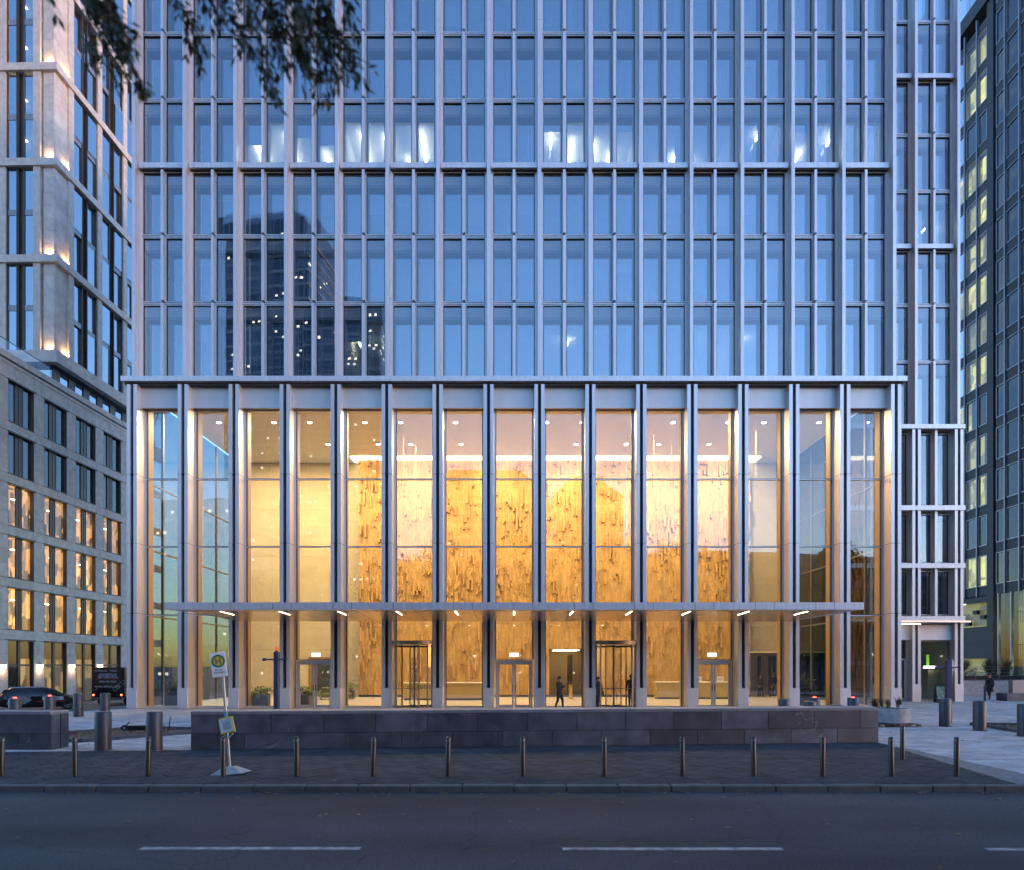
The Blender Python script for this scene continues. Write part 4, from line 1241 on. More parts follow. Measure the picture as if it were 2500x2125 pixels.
# ------------------------------------------------------------------ low dark stone walls
def stone_block(name, label, x0, y0, length, ang, depth, h, panel, seed):
    w = thing(name, label, 'wall', (x0, y0, 0), ang)
    rg = random.Random(seed)
    MB().box(.03, length - .03, .03, depth - .03, 0, h - .09).build('core', M['slab_bed'], w)
    n = round(length / panel)
    for r_, (z0, z1) in enumerate(((.0, h * .42), (h * .42, h - .085))):
        off = .5 * panel if r_ else 0
        cuts = [0] + [k * panel + off for k in range(0 if r_ else 1, n + 1) if .2 < k * panel + off < length - .2] + [length]
        for a, c in zip(cuts, cuts[1:]):
            dy = rg.uniform(-.006, .004)
            MB().box(a + .007, c - .007, dy, .03, z0 + .007, z1 - .007).build('stone_slab', M['stone_dark'], w)
        for a, c in ((0, depth / 2), (depth / 2, depth)):
            MB().box(-.0, .03, a + .033, c - .003, z0 + .003, z1 - .003).build('stone_slab', M['stone_dark'], w)
            MB().box(length - .03, length, a + .033, c - .003, z0 + .003, z1 - .003).build('stone_slab', M['stone_dark'], w)
    m = max(1, round(length / (panel * 1.5)))
    for k in range(m):
        MB().cbox(length * k / m + .003, length * (k + 1) / m - .003, -.015, depth + .015, h - .085, h, .012).build('coping_stone', M['coping'], w)
    return w
M['coping'] = pm('basalt_coping', (0.16, 0.165, 0.175), 0.45, 0, 0.2, 2.0, 0.1, 30, island=0.1)
stone_block('stone_seat_wall', 'long low dark stone wall standing in front of the entrance', -8.80, 18.8, 19.75, math.atan2(1.8, 19.67), .9, 1.045, 1.42, 5)
stone_block('stone_seat_wall', 'short dark stone block at the left edge in front of the parked car', -20.6, 18.8, 8.0, 0, .75, 1.045, 1.42, 6)

# ------------------------------------------------------------------ bollards
M['bollard'] = pm('blue_grey_bollard_steel', (0.050, 0.053, 0.062), 0.45, 0.3, 0.08, 3.0)
M['bollard_cap'] = pm('bollard_cap', (0.16, 0.16, 0.17), 0.35, 0.5, 0.1)
M['red_led'] = emit('red_warning_light', (1.0, 0.05, 0.03), 1.5)
bol_body = MB().lathe([(.205, 0), (.205, 1.02), (.19, 1.05), (.0, 1.05)], n=28).mesh('shaft', M['bollard'], True)
bol_cap = MB().lathe([(.19, 1.0502), (.16, 1.056), (0, 1.056)], n=28).mesh('cap', M['bollard_cap'], True)
bol_ring = MB().lathe([(.27, 0.0), (.27, .012), (.20, .014)], n=28).mesh('ground_ring', M['bollard_cap'])
led = MB().lathe([(.06, 1.056), (.055, 1.085), (.0, 1.09)], n=14).mesh('warning_lamp', M['red_led'])
BOL = [(-9.76, 18.75, 0, 'thick round steel bollard between the long stone wall and the tree bed'),
       (-11.15, 18.75, 0, 'thick round steel bollard standing nearest the short left stone block'),
       (-19.0, 26.3, 1, 'red-lit bollard behind the short left block, nearest the left edge'),
       (-18.95, 28.2, 1, 'red-lit bollard in front of the middle of the parked estate car'),
       (-19.55, 31.0, 0, 'unlit thick bollard just in front of the estate car bonnet'),
       (-18.35, 31.0, 0, 'unlit thick bollard in front of the dark van'),
       (-19.0, 24.9, 0, 'thick bollard cut off by the left edge of the picture'),
       (10.05, 25.7, 0, 'thick bollard left of the four showing above the right end of the wall'),
       (11.70, 26.9, 1, 'red-lit bollard above the wall, left of the two red-lit ones at right'),
       (10.28, 24.0, 0, 'thick bollard half hidden behind the wall beside a red-lit one'),
       (10.22, 21.9, 0, 'thick bollard of which only the flat top shows over the wall'),
       (13.1, 26.7, 1, 'red-lit bollard nearest the round planter'),
       (16.22, 26.0, 0, 'thick bollard in front of the dark blue post at right'),
       (16.37, 24.3, 0, 'thick bollard beside the planted bed, second from the right edge'),
       (16.55, 22.4, 0, 'thick bollard cut by the right edge of the picture')]
for x, y, lit_, lb in BOL:
    t = thing('security_bollard', lb, 'bollard', (x, y, dip(x, y)), random.uniform(0, 6), 'thick security bollards around the square')
    link('shaft', bol_body, t); link('cap', bol_cap, t); link('ground_ring', bol_ring, t)
    if lit_: link('warning_lamp', led, t)
M['post'] = pm('kerb_post_steel', (0.050, 0.048, 0.047), 0.35, 0.5, 0.1, 4.0)
post_m = MB().lathe([(.052, 0), (.052, .80), (.045, .815), (0, .82)], n=16).mesh('post', M['post'], True)
post_c = MB().lathe([(.0535, .735), (.0535, .775)], n=16).mesh('band', M['bollard_cap'], True)
ORD = ['first', 'second', 'third', 'fourth', 'fifth', 'sixth', 'seventh', 'eighth', 'ninth', 'tenth', 'eleventh', 'twelfth', 'thirteenth', 'fourteenth']
for k, px in enumerate((3, 153, 300, 453, 602, 756, 908, 1060, 1225, 1383, 1528, 1667, 1807, 1938)):
    t = thing('kerb_post', 'thin steel post in the kerbside row, %s from the left' % ORD[k], 'bollard', ((px - 1042) * 14.3 / 1400, 14.3, 0), random.uniform(0, 6), 'thin posts along the kerb')
    t.rotation_euler = (random.uniform(-.02, .02), random.uniform(-.02, .02), random.uniform(0, 6))
    link('post', post_m, t); link('band', post_c, t)
t = thing('kerb_post', 'thin steel post standing behind the kerbside row, near the wall end', 'bollard', (9.5, 16.9, 0), 0, 'thin posts along the kerb')
link('post', post_m, t); link('band', post_c, t)

# ------------------------------------------------------------------ bus stop sign
M['galv'] = pm('galvanised_pole', (0.42, 0.43, 0.44), 0.4, 0.7, 0.15, 6)
M['sign_white'] = pm('sign_white', (0.75, 0.75, 0.73), 0.4, 0, 0.03)
M['sign_green'] = pm('sign_green', (0.0, 0.19, 0.12), 0.4, 0, 0.03)
M['sign_yellow'] = pm('sign_yellow', (0.80, 0.47, 0.03), 0.4, 0, 0.03)
M['ink'] = pm('dark_ink', (0.03, 0.03, 0.03), 0.6, 0, 0.03)
M['concrete'] = pm('weathered_concrete', (0.33, 0.32, 0.30), 0.85, 0, 0.2, 5, 0.4, 30)
bs = thing('bus_stop_sign', 'leaning temporary bus stop sign with yellow framed timetable on a pole', 'sign', (-6.04, 14.7, 0), 0)
bs.rotation_euler = (R(-2), R(-5), 0)
MB().tube((0, 0, .05), (0, 0, 2.12), .03, n=12).build('pole', M['galv'], bs)
MB().tube((.0, 0, 1.2), (0, 0, 1.32), .04, n=12).build('clamp', pm('clamp_teal', (.1, .3, .3), .5), bs)
MB().quadmesh([(-.36, -.26, 0), (.36, -.26, 0), (.36, .26, 0), (-.36, .26, 0), (-.10, -.09, .15), (.10, -.09, .15), (.10, .09, .15), (-.10, .09, .15)], [(0, 1, 5, 4), (1, 2, 6, 5), (2, 3, 7, 6), (3, 0, 4, 7), (4, 5, 6, 7)]).build('foot', M['concrete'], bs)
pl = MB().cbox(-.155, .155, -.012, .012, 0, .52, .008).build('sign_plate', M['sign_white'], bs, loc=(-.04, -.05, 2.07), rot=(0, R(-3), R(12)))
def disc(r0, r1, y, n=36, cz=.335):
    b = MB()
    for i in range(n):
        a, c = 2 * math.pi * i / n, 2 * math.pi * (i + 1) / n
        if r0:
            b.poly([(r0 * math.cos(a), y, cz + r0 * math.sin(a)), (r1 * math.cos(a), y, cz + r1 * math.sin(a)), (r1 * math.cos(c), y, cz + r1 * math.sin(c)), (r0 * math.cos(c), y, cz + r0 * math.sin(c))])
        else:
            b.poly([(0, y, cz), (r1 * math.cos(a), y, cz + r1 * math.sin(a)), (r1 * math.cos(c), y, cz + r1 * math.sin(c))])
    return b
disc(.098, .138, -.015).build('green_ring', M['sign_green'], pl)
disc(0, .098, -.0145).build('yellow_disc', M['sign_yellow'], pl)
MB().box(-.055, -.030, -.018, -.0155, .26, .41).box(.030, .055, -.018, -.0155, .26, .41).box(-.030, .030, -.018, -.0155, .325, .348).build('letter', M['sign_green'], pl)
text('Ersatz-', .055, M['ink'], pl, (0, -.016, .13), align='CENTER', extr=.001)
text('haltestelle', .055, M['ink'], pl, (0, -.016, .075), align='CENTER', extr=.001)
tt = MB().cbox(-.18, .18, -.014, .014, 0, .34, .01).build('timetable', M['sign_yellow'], bs, loc=(.045, -.05, .86), rot=(0, R(-7), R(-14)))
MB().box(-.155, .155, -.018, -.0145, .03, .31).build('paper', M['sign_white'], tt)
b = MB()
for k in range(7):
    b.box(-.09 + k * .03, -.07 + k * .03, -.0195, -.0185, .07, .25)
b.box(-.12, .13, -.0195, -.0185, .27, .285)
b.build('printed_columns', pm('grey_print', (.35, .35, .36), .6), tt)
b = MB()
for x in (-.09, .06):
    b.tube((x - .05, -.02, .74), (x + .06, -.02, .83), .015)
b.build('bracket', M['galv'], bs)

# ------------------------------------------------------------------ dark blue service posts
M['navy'] = pm('navy_post_paint', (0.035, 0.045, 0.095), 0.4, 0.2, 0.08)
def service_post(label, x, y, h, lamp):
    t = thing('service_post', label, 'post', (x, y, 0))
    MB().cbox(-.10, .10, -.10, .10, 0, h, .015).build('post', M['navy'], t)
    MB().box(-.13, .13, -.13, .13, h - .35, h - .28).build('collar', M['navy'], t)
    b = MB().tube((-.45, -.05, h - .31), (-.1, -.05, h - .31), .035).tube((.1, -.05, h - .31), (.45, -.05, h - .28), .03).tube((-.55, -.05, h - .31), (-.42, -.05, h - .31), .06)
    b.build('camera_arm', M['navy'], t)
    if lamp:
        MB().cyl(0, 0, h, h + .05, .07, n=14).build('lamp_base', M['gasket'], t)
        MB().lathe([(.06, h + .05), (.065, h + .18), (.04, h + .21), (0, h + .21)], n=14).build('beacon', emit('orange_beacon', (1, .16, .03), .06), t)
service_post('dark blue post with orange beacon standing before the lobby, left', -9.62, 28, 2.85, True)
service_post('dark blue post with side arm behind the right bollards', 17.35, 27.6, 2.52, False)

# ------------------------------------------------------------------ planter on a pallet, planted beds
M['twig'] = pm('bare_twig', (0.07, 0.05, 0.035), 0.8)
M['leaf'] = pm('green_leaf', (0.06, 0.10, 0.03), 0.55, 0, 0.3, 3, island=0.4)
M['leaf_olive'] = pm('autumn_leaf', (0.075, 0.075, 0.022), 0.6, 0, 0.3, 3, island=0.5)
M['wood_pal'] = pm('pallet_wood', (0.20, 0.14, 0.09), 0.8, 0, 0.2, 4, island=0.2)
def leaf_into(b, p, d, L_, W__, m=0, bend=.25, up=Vector((0, 0, 1))):
    d = Vector(d).normalized()
    s = d.cross(up)
    if s.length < .1: s = d.orthogonal()
    s.normalize()
    p = Vector(p)
    mid = p + d * L_ * .5 - up * L_ * bend * .25
    tip = p + d * L_ - up * L_ * bend
    n = len(b.v)
    b.v += [tuple(p), tuple(mid - s * W__ / 2), tuple(tip), tuple(mid + s * W__ / 2)]
    b.f.append((n, n + 1, n + 2, n + 3)); b.m.append(m)
def rvec(rg):
    while True:
        v = Vector((rg.uniform(-1, 1), rg.uniform(-1, 1), rg.uniform(-1, 1)))
        if .05 < v.length < 1: return v.normalized()
def twigs(b, lb, p, d, L_, r, depth, rg, leafL=.08, leaves=0, spread=.6, up=.15, lm=0):
    p = Vector(p); d = Vector(d).normalized()
    n = 3
    for k in range(n):
        q = p + d * L_ / n
        b.tube(p, q, r * (1 - .25 * k / n), r * (1 - .25 * (k + 1) / n), n=5 if r > .01 else 4, cap=False)
        p = q
        d = (d + rvec(rg) * .18 + Vector((0, 0, up * .3))).normalized()
        if depth > 0 and (k > 0 or depth < 3):
            for _ in range(2 if depth > 1 else 1):
                twigs(b, lb, p, (d + rvec(rg) * spread + Vector((0, 0, up))).normalized(), L_ * rg.uniform(.55, .8), r * .6, depth - 1, rg, leafL, leaves, spread, up, lm)
        if leaves and depth <= 1:
            for _ in range(leaves):
                leaf_into(lb, p + rvec(rg) * .04, rvec(rg), leafL * rg.uniform(.6, 1.2), leafL * .5, lm)
    if depth > 0:
        twigs(b, lb, p, d, L_ * .7, r * .7, depth - 1, rg, leafL, leaves, spread, up, lm)

pt = thing('round_planter', 'round pale concrete planter with thin shrub standing on a pallet', 'planter', (14.2, 26.2, 0))
MB().lathe([(.66, .14), (.71, .17), (.74, .66), (.72, .68), (.66, .68), (.64, .60), (0, .60)], n=40).build('tub', M['concrete'], pt, smooth=False)
MB().lathe([(.64, .615), (.3, .64), (0, .65)], n=20).build('soil', M['soil'], pt)
b, l = MB(), MB()
rg = random.Random(11)
for k in range(7):
    a = rg.uniform(0, 6.28)
    twigs(b, l, (.3 * math.cos(a), .3 * math.sin(a), .62), (.5 * math.cos(a), .5 * math.sin(a), .8), .22, .008, 2, rg, .06, 2)
b.build('stems', M['twig'], pt); l.build('leaves', M['leaf_olive'], pt, kind='stuff')
pal = thing('pallet', 'wooden pallet under the round concrete planter', 'pallet', (14.3, 26.2, 0), R(6))
for y in (-.55, 0, .55):
    MB().box(-.8, .8, y - .05, y + .05, 0, .02).build('runner', M['wood_pal'], pal)
    for x in (-.72, 0, .72):
        MB().box(x - .07, x + .07, y - .05, y + .05, .02, .10).build('spacer', M['wood_pal'], pal)
for k in range(7):
    MB().box(-.8 + k * .24, -.8 + k * .24 + .14, -.6, .6, .10, .122).build('deck_board', M['wood_pal'], pal)

def bed(label, pts, mat, plants, seed):
    t = thing('planting_bed', label, 'planting bed', (pts[0][0], pts[0][1], 0))
    O = Vector((pts[0][0], pts[0][1], 0))
    cx = sum(p[0] for p in pts) / len(pts); cy_ = sum(p[1] for p in pts) / len(pts)
    o = MB().poly([(x, y, .03) for x, y in pts]).build('soil', mat, t); o.location = -O
    for i in range(len(pts)):
        p, q = Vector((*pts[i], 0)), Vector((*pts[(i + 1) % len(pts)], 0))
        d = (q - p); n = max(1, round(d.length / 1.2)); rot = Matrix.Rotation(math.atan2(d.y, d.x), 3, 'Z')
        for k in range(n):
            c = p + d * ((k + .5) / n)
            o = MB().obox((c.x, c.y, .045), d.length / n - .01, .12, .13, rot).build('edging_stone', M['kerb'], t); o.location = -O
    rg = random.Random(seed)
    l = MB()
    for k in range(plants):
        u = rg.random(); v = rg.random()
        a, b_ = pts[0], pts[1]; c_, d_ = pts[3], pts[2]
        x = (a[0] * (1 - u) + b_[0] * u) * (1 - v) + (c_[0] * (1 - u) + d_[0] * u) * v
        y = (a[1] * (1 - u) + b_[1] * u) * (1 - v) + (c_[1] * (1 - u) + d_[1] * u) * v
        for _ in range(6):
            leaf_into(l, (x, y, .03), rvec(rg) + Vector((0, 0, .5)), rg.uniform(.05, .13), .05)
    o = l.build('ground_cover', M['leaf_dead'] if plants < 300 else M['leaf'], t, kind='stuff'); o.location = -O
bed('bare brown tree bed with stone edging behind the left bollards', [(-12.9, 20.6), (-10.0, 24.3), (-13.6, 25.0), (-16.2, 21.0)], M['soil'], 160, 1)
bed('green planted bed with stone edging at the right edge', [(17.2, 23.2), (22.5, 22.2), (24.5, 25.3), (17.6, 26.6)], M['soil'], 420, 2)

# fallen electric scooter on the tree bed
M['black'] = pm('black_plastic', (0.018, 0.018, 0.02), 0.45, 0, 0.1)
sc_ = thing('kick_scooter', 'dark kick scooter lying on its side on the tree bed', 'scooter', (-12.6, 23.2, .10), R(10))
MB().obox((0, 0, .10), .75, .05, .17, Matrix.Rotation(R(20), 3, 'X')).build('deck', M['black'], sc_)
MB().tube((.42, 0, .12), (1.05, -.25, .28), .028).build('stem', M['galv'], sc_)
MB().tube((1.0, -.20, .02), (1.08, -.30, .50), .018).build('handlebar', M['black'], sc_)
for x in (-.45, .45):
    MB().lathe([(.06, -.03), (.105, -.03), (.11, 0), (.105, .03), (.06, .03)], n=16).build('wheel', M['black'], sc_, loc=(x, 0, .10), rot=(R(75), 0, 0))
MB().tube((-.45, 0, .14), (-.3, .05, .30), .02).build('mudguard', M['black'], sc_)

# ------------------------------------------------------------------ hall furniture
M['desk'] = pm('brass_desk_panel', (0.50, 0.38, 0.16), 0.35, 0.3, 0.05)
M['desk_top'] = pm('pale_desk_top', (0.70, 0.64, 0.50), 0.35, 0, 0.04)
def desk(label, x0, x1, y):
    t = thing('reception_desk', label, 'desk', ((x0 + x1) / 2, y, .012))
    w = (x1 - x0) / 2
    MB().box(-w, w, 0, .08, .12, 1.10).build('front_panel', M['desk'], t)
    MB().box(-w, -w + .08, .08, .9, .12, 1.10).build('side_panel', M['desk'], t)
    MB().box(w - .08, w, .08, .9, .12, 1.10).build('side_panel', M['desk'], t)
    MB().cbox(-w - .03, w + .03, -.04, .95, 1.10, 1.17, .01).build('counter_top', M['desk_top'], t)
    MB().box(-w + .05, w - .05, .05, .8, 0, .12).build('plinth', M['bluegrey'], t)
    return t
dk = desk('long brass reception desk with lettering, left of the middle doors', -7.3, -2.0, 45.4)
text('MARIENTURM', .24, M['ink'], dk, (-2.35, -.004, .80), extr=.003, space=1.25)
dk2 = desk('pale reception desk with paper notices, right of the middle doors', 9.7, 14.7, 47.0)
for i, x in enumerate((12.6, 14.1)):
    t = thing('counter_notice', 'white paper notice on the right reception desk, %s of two' % ('left' if i == 0 else 'right'), 'notice', (x, 47.2, 1.182), 0, 'notices on the right desk')
    MB().box(-.22, .22, -.01, .01, 0, .36).build('sheet', M['sign_white'], t)
    MB().box(-.2, .2, -.06, .06, 0, .012).build('stand', M['galv'], t)
    MB().box(-.16, .16, -.013, -.011, .22, .24).box(-.16, .12, -.013, -.011, .14, .16).build('printed_lines', M['ink'], t)
vz = thing('flower_vase', 'glass vase of red and cream flowers on the left desk', 'vase', (-6.55, 45.8, 1.182))
MB().lathe([(.05, 0), (.07, .05), (.05, .35), (.08, .45), (.075, .45)], n=14).build('vase', pm('green_glass_vase', (.03, .12, .06), .15), vz, smooth=True)
for k in range(13):
    a, r_ = random.uniform(0, 6.28), random.uniform(.02, .26)
    z = .55 + random.uniform(0, .5)
    MB().tube((0, 0, .4), (r_ * math.cos(a), r_ * math.sin(a), z), .008, n=4).build('stem', M['leaf'], vz)
    MB().lathe([(.0, -.05), (.06, -.03), (.085, .02), (.05, .05), (0, .03)], n=8).build('bloom', shared('red_bloom', lambda: pm('red_bloom', (.50, .03, .05), .6)) if k % 3 else shared('cream_bloom', lambda: pm('cream_bloom', (.7, .6, .4), .6)), vz, loc=(r_ * math.cos(a), r_ * math.sin(a), z))
M['sofa'] = pm('olive_sofa_fabric', (0.12, 0.13, 0.08), 0.9, 0, 0.15, 8)
sf = thing('sofa', 'olive green lounge sofa beside the timber wall', 'sofa', (-11.9, 46.5, .012), R(20))
MB().cbox(-1.0, 1.0, -.4, .4, .14, .44, .05).build('seat', M['sofa'], sf)
MB().cbox(-1.0, 1.0, .28, .5, .40, .82, .06).build('backrest', M['sofa'], sf)
for s in (-1, 1):
    MB().cbox(min(s * 1.0, s * 1.18), max(s * 1.0, s * 1.18), -.42, .5, .14, .62, .05).build('armrest', M['sofa'], sf)
    for y in (-.35, .42):
        MB().tube((s * 1.05, y, 0), (s * 1.05, y, .15), .025).build('leg', M['alu_dark'], sf)
ch = thing('lounge_chair', 'brown leather lounge chair behind the left double doors', 'chair', (-12.9, 43.0, .012), R(-60))
M['leather'] = pm('tan_leather', (0.26, 0.12, 0.05), 0.5, 0, 0.15, 6)
MB().obox((0, 0, .40), .62, .6, .08, Matrix.Rotation(R(-8), 3, 'X')).build('seat', M['leather'], ch)
MB().obox((0, .33, .70), .60, .08, .62, Matrix.Rotation(R(-18), 3, 'X')).build('backrest', M['leather'], ch)
for s in (-1, 1):
    for y0, y1 in ((-.3, -.25), (.32, .25)):
        MB().tube((s * .3, y0, 0), (s * .28, y1, .55), .018).build('leg', M['black'], ch)
    MB().tube((s * .28, -.27, .56), (s * .28, .3, .58), .022).build('armrest', M['leather'], ch)

# plants inside the glass
M['palm'] = pm('palm_leaf', (0.10, 0.17, 0.03), 0.45, 0, 0.25, 3, island=0.3)
M['dkleaf'] = pm('dark_houseplant_leaf', (0.035, 0.07, 0.025), 0.4, 0, 0.3, 3, island=0.4)
M['pot'] = pm('grey_plant_trough', (0.10, 0.10, 0.10), 0.6, 0, 0.1)
def plant(label, x, y, h, kind, w=1.6, seed=0):
    t = thing('indoor_plant', label, 'plant', (x, y, .012), random.uniform(-.2, .2))
    rg = random.Random(seed)
    MB().cbox(-w / 2, w / 2, -.3, .3, 0, .62, .02).build('trough', M['pot'], t)
    MB().box(-w / 2 + .03, w / 2 - .03, -.27, .27, .55, .625).build('soil', M['soil'], t)
    low = MB()
    for k in range(int(260 * w)):
        p = Vector((rg.uniform(-w / 2, w / 2), rg.uniform(-.32, .32), .6 + rg.random() ** 2 * .45))
        leaf_into(low, p, rvec(rg) + Vector((0, -.2, .2)), rg.uniform(.10, .22), .08)
    low.build('foliage', M['dkleaf'], t, kind='stuff')
    fr = MB()
    for k in range(16 if kind == 'palm' else 22):
        a = rg.uniform(0, 6.28); tilt = rg.uniform(.15, .9)
        base = Vector((rg.uniform(-w / 4, w / 4) + (w * .15 if kind == 'palm' else 0), rg.uniform(-.1, .1), .6))
        Lf = h * rg.uniform(.55, .95)
        d = Vector((math.cos(a) * tilt, math.sin(a) * tilt, 1)).normalized()
        p = base
        seg = 9
        for q in range(seg):
            d = (d + Vector((math.cos(a) * .10, math.sin(a) * .10, -.16 - .02 * q))).normalized() if kind == 'palm' else (d + rvec(rg) * .15).normalized()
            p2 = p + d * Lf / seg
            fr.tube(p, p2, .008, n=3, cap=False)
            if q > 1:
                s = d.cross(Vector((0, 0, 1)))
                s = s.normalized() if s.length > .1 else Vector((1, 0, 0))
                for sg in (-1, 1):
                    if kind == 'palm':
                        for e in (0, .5):
                            leaf_into(fr, p + d * e * Lf / seg, s * sg + d * .6, .30 * (1 - .06 * q), .035, 0, .3)
                    else:
                        leaf_into(fr, p, s * sg + d * .5 + rvec(rg) * .4, .28, .09, 0, .3)
            p = p2
    fr.build('fronds', M['palm'] if kind == 'palm' else M['dkleaf'], t)
plant('potted plants with a drooping palm leaf, second lobby bay from the left', -14.7, 38.9, 1.5, 'palm', 1.8, 1)
plant('tall bright palm in a trough beside the blue beacon post', -12.35, 39.2, 2.0, 'palm', 1.7, 2)
plant('broad dark leafy plant in a trough near the right end of the lobby', 16.2, 39.0, 1.6, 'bush', 1.9, 3)
plant('palm behind the olive sofa by the timber wall', -11.7, 48.2, 2.0, 'palm', .9, 4)
plant('low shrubs in a trough behind the leftmost lobby glass', -18.9, 39.0, 1.3, 'bush', 1.4, 5)
# turnstile by the passage
ts = thing('turnstile', 'slim brass turnstile in front of the open passage', 'turnstile', (3.85, 47.0, .012))
MB().cbox(-.09, .09, -.6, .6, 0, 1.0, .02).build('housing', M['desk'], ts)
MB().box(-.1, .1, -.62, .62, 1.0, 1.03).build('reader_top', M['black'], ts)
MB().box(.1, .55, -.02, .02, .35, .95).build('glass_gate', M['glass_door'], ts)

# ------------------------------------------------------------------ A-board and feather flag outside the shop
ab = thing('pavement_board', 'black A-shaped pavement board outside the wing shop', 'sign', (26.3, 42.6, 0), R(-15))
for s in (-1, 1):
    rot = Matrix.Rotation(s * R(14), 3, 'X')
    f = MB().obox((0, s * .14, .55), .62, .03, 1.12, rot).build('board', M['black'], ab)
    if s < 0:
        rot2 = Matrix.Rotation(R(-14), 3, 'X')
        MB().obox((0, -.16, .60), .50, .012, .8, rot2).build('poster', pm('green_white_poster', (.18, .26, .16), .5, 0, .7, 7), f)
MB().tube((-.3, -.1, .3), (-.3, .1, .3), .01).tube((.3, -.1, .3), (.3, .1, .3), .01).build('stay', M['galv'], ab)
fl = thing('feather_flag', 'tall white feather flag beside the pavement board', 'flag', (26.75, 42.4, 0))
MB().tube((0, 0, 0), (.02, 0, 2.0), .015).tube((.02, 0, 2.0), (.16, 0, 2.75), .012).build('pole', M['black'], fl)
pts = [(.02, .7), (.03, 1.4), (.03, 2.0), (.08, 2.4), (.16, 2.72), (.20, 2.6), (.22, 2.3), (.17, 1.9), (.14, 1.4), (.06, .75)]
MB().poly([(x, .02 * math.sin(z * 6), z) for x, z in pts]).build('banner', M['sign_white'], fl)
MB().cyl(0, 0, 0, .05, .22, n=16).build('base', M['black'], fl)
b = MB()
for k in range(9):
    b.box(.07, .13, -.03, -.026, 1.1 + k * .13, 1.18 + k * .13)
b.build('printed_marks', pm('flag_print', (.2, .22, .3), .6), fl)

# retaining wall, railing, bare shrubs and box at the foot of the dark building
rw = thing('garden_wall', 'pale concrete garden wall with railing in front of the dark building', 'wall', (37, 53, 0))
MB().box(-9, 6, -.15, .15, 0, 1.15).build('wall', M['concrete'], rw)
MB().box(-9.02, 6.02, -.18, .18, 1.15, 1.22).build('coping', M['kerb'], rw)
for k in range(9):
    MB().tube((-8.8 + k * 1.8, 0, 1.2), (-8.8 + k * 1.8, 0, 2.2), .025).build('railing_post', M['alu_dark'], rw)
for z in (1.5, 1.75, 2.0, 2.2):
    MB().tube((-8.9, 0, z), (5.9, 0, z), .014, n=6).build('rail', M['alu_dark'], rw)
rg = random.Random(5)
for k, (x, lb) in enumerate(((34.6, 'bare spreading shrub above the garden wall beside the woman'), (38.0, 'bare spreading shrub above the garden wall at the right edge'), (31.6, 'bare shrub above the garden wall nearest the silver wing'))):
    t = thing('bare_shrub', lb, 'shrub', (x, 54.2, 1.0), 0, 'shrubs above the garden wall')
    b, l = MB(), MB()
    for q in range(6):
        a = rg.uniform(0, 6.28)
        twigs(b, l, (0, 0, 0), (math.cos(a) * .6, math.sin(a) * .6, 1), .8, .03, 3, rg, .10, 1 if k != 1 else 0)
    b.build('branches', M['twig'], t)
    if l.v: l.build('leaves', M['dkleaf'], t, kind='stuff')
hd = thing('clipped_hedge', 'dark evergreen shrub mass along the garden wall railing', 'hedge', (34, 54.0, 1.2))
l = MB()
for k in range(2600):
    p = Vector((rg.uniform(-5.5, 6), rg.uniform(-.4, .5), rg.random() * (.7 + .35 * math.sin(k * .37))))
    leaf_into(l, p, rvec(rg), .12, .07)
l.build('foliage', M['dkleaf'], hd, kind='stuff')
MB().box(-5.4, 5.9, -.3, .4, -.2, .3).build('stems', M['twig'], hd)
ub = thing('low_stone_block', 'low dark stone block on the square near the right edge', 'wall', (33.6, 44.8, 0))
MB().cbox(-2.0, 2.6, -.5, .5, 0, .52, .02).build('stone', M['stone_dark'], ub)
MB().box(-1.4, 1.5, -.2, .2, .52, 1.35).build('glass_box', M['charcoal_trim'], ub)
tb = thing('thin_bollard', 'small dark bollard beside the low block at right', 'bollard', (31.0, 45.5, 0))
MB().cyl(0, 0, 0, .95, .07, n=12).build('shaft', M['navy'], tb)

# ------------------------------------------------------------------ vehicles
M['car_paint'] = pm('black_car_paint', (0.012, 0.013, 0.018), 0.18, 0, 0.05)
M['car_white'] = pm('white_vinyl', (0.60, 0.61, 0.63), 0.35, 0, 0.03)
M['car_glass'] = pm('car_glass', (0.015, 0.018, 0.02), 0.05, 0, 0.02, spec=0.9)
M['tyre'] = pm('tyre_rubber', (0.015, 0.015, 0.015), 0.85)
M['rim'] = pm('alloy_rim', (0.35, 0.35, 0.37), 0.3, 0.8)
M['tail'] = pm('tail_lamp_red', (0.30, 0.01, 0.01), 0.2)
M['tail_on'] = emit('tail_lamp_lit', (1, .16, .05), .9)
M['logo_blue'] = pm('blue_letter', (0.02, 0.06, 0.32), 0.4)
M['logo_red'] = pm('red_vinyl', (0.45, 0.02, 0.03), 0.4)
M['grey_vinyl'] = pm('grey_vinyl', (0.20, 0.21, 0.23), 0.4)
def wheel(parent, x, y, r=.33, w=.21):
    s = 1 if y > 0 else -1
    t = MB().lathe([(r * .62, -w / 2), (r * .96, -w / 2), (r, -w / 2 + .03), (r, w / 2 - .03), (r * .96, w / 2), (r * .62, w / 2), (r * .62, -w / 2)], n=28).build('wheel', M['tyre'], parent, loc=(x, y, r), rot=(R(90), 0, 0), smooth=False)
    b = MB()
    for k in range(5):
        a = k * 2 * math.pi / 5
        b.obox((.5 * r * .62 * math.cos(a), .5 * r * .62 * math.sin(a), -s * w * .3), r * .62, r * .2, .03, Matrix.Rotation(a, 3, 'Z'))
    b.lathe([(r * .54, -w * .4), (r * .62, -w * .4), (r * .62, w * .4), (r * .54, w * .4)], n=24).cyl(0, 0, -w * .3, w * .3, r * .16, n=12)
    b.build('rim', M['rim'], t)
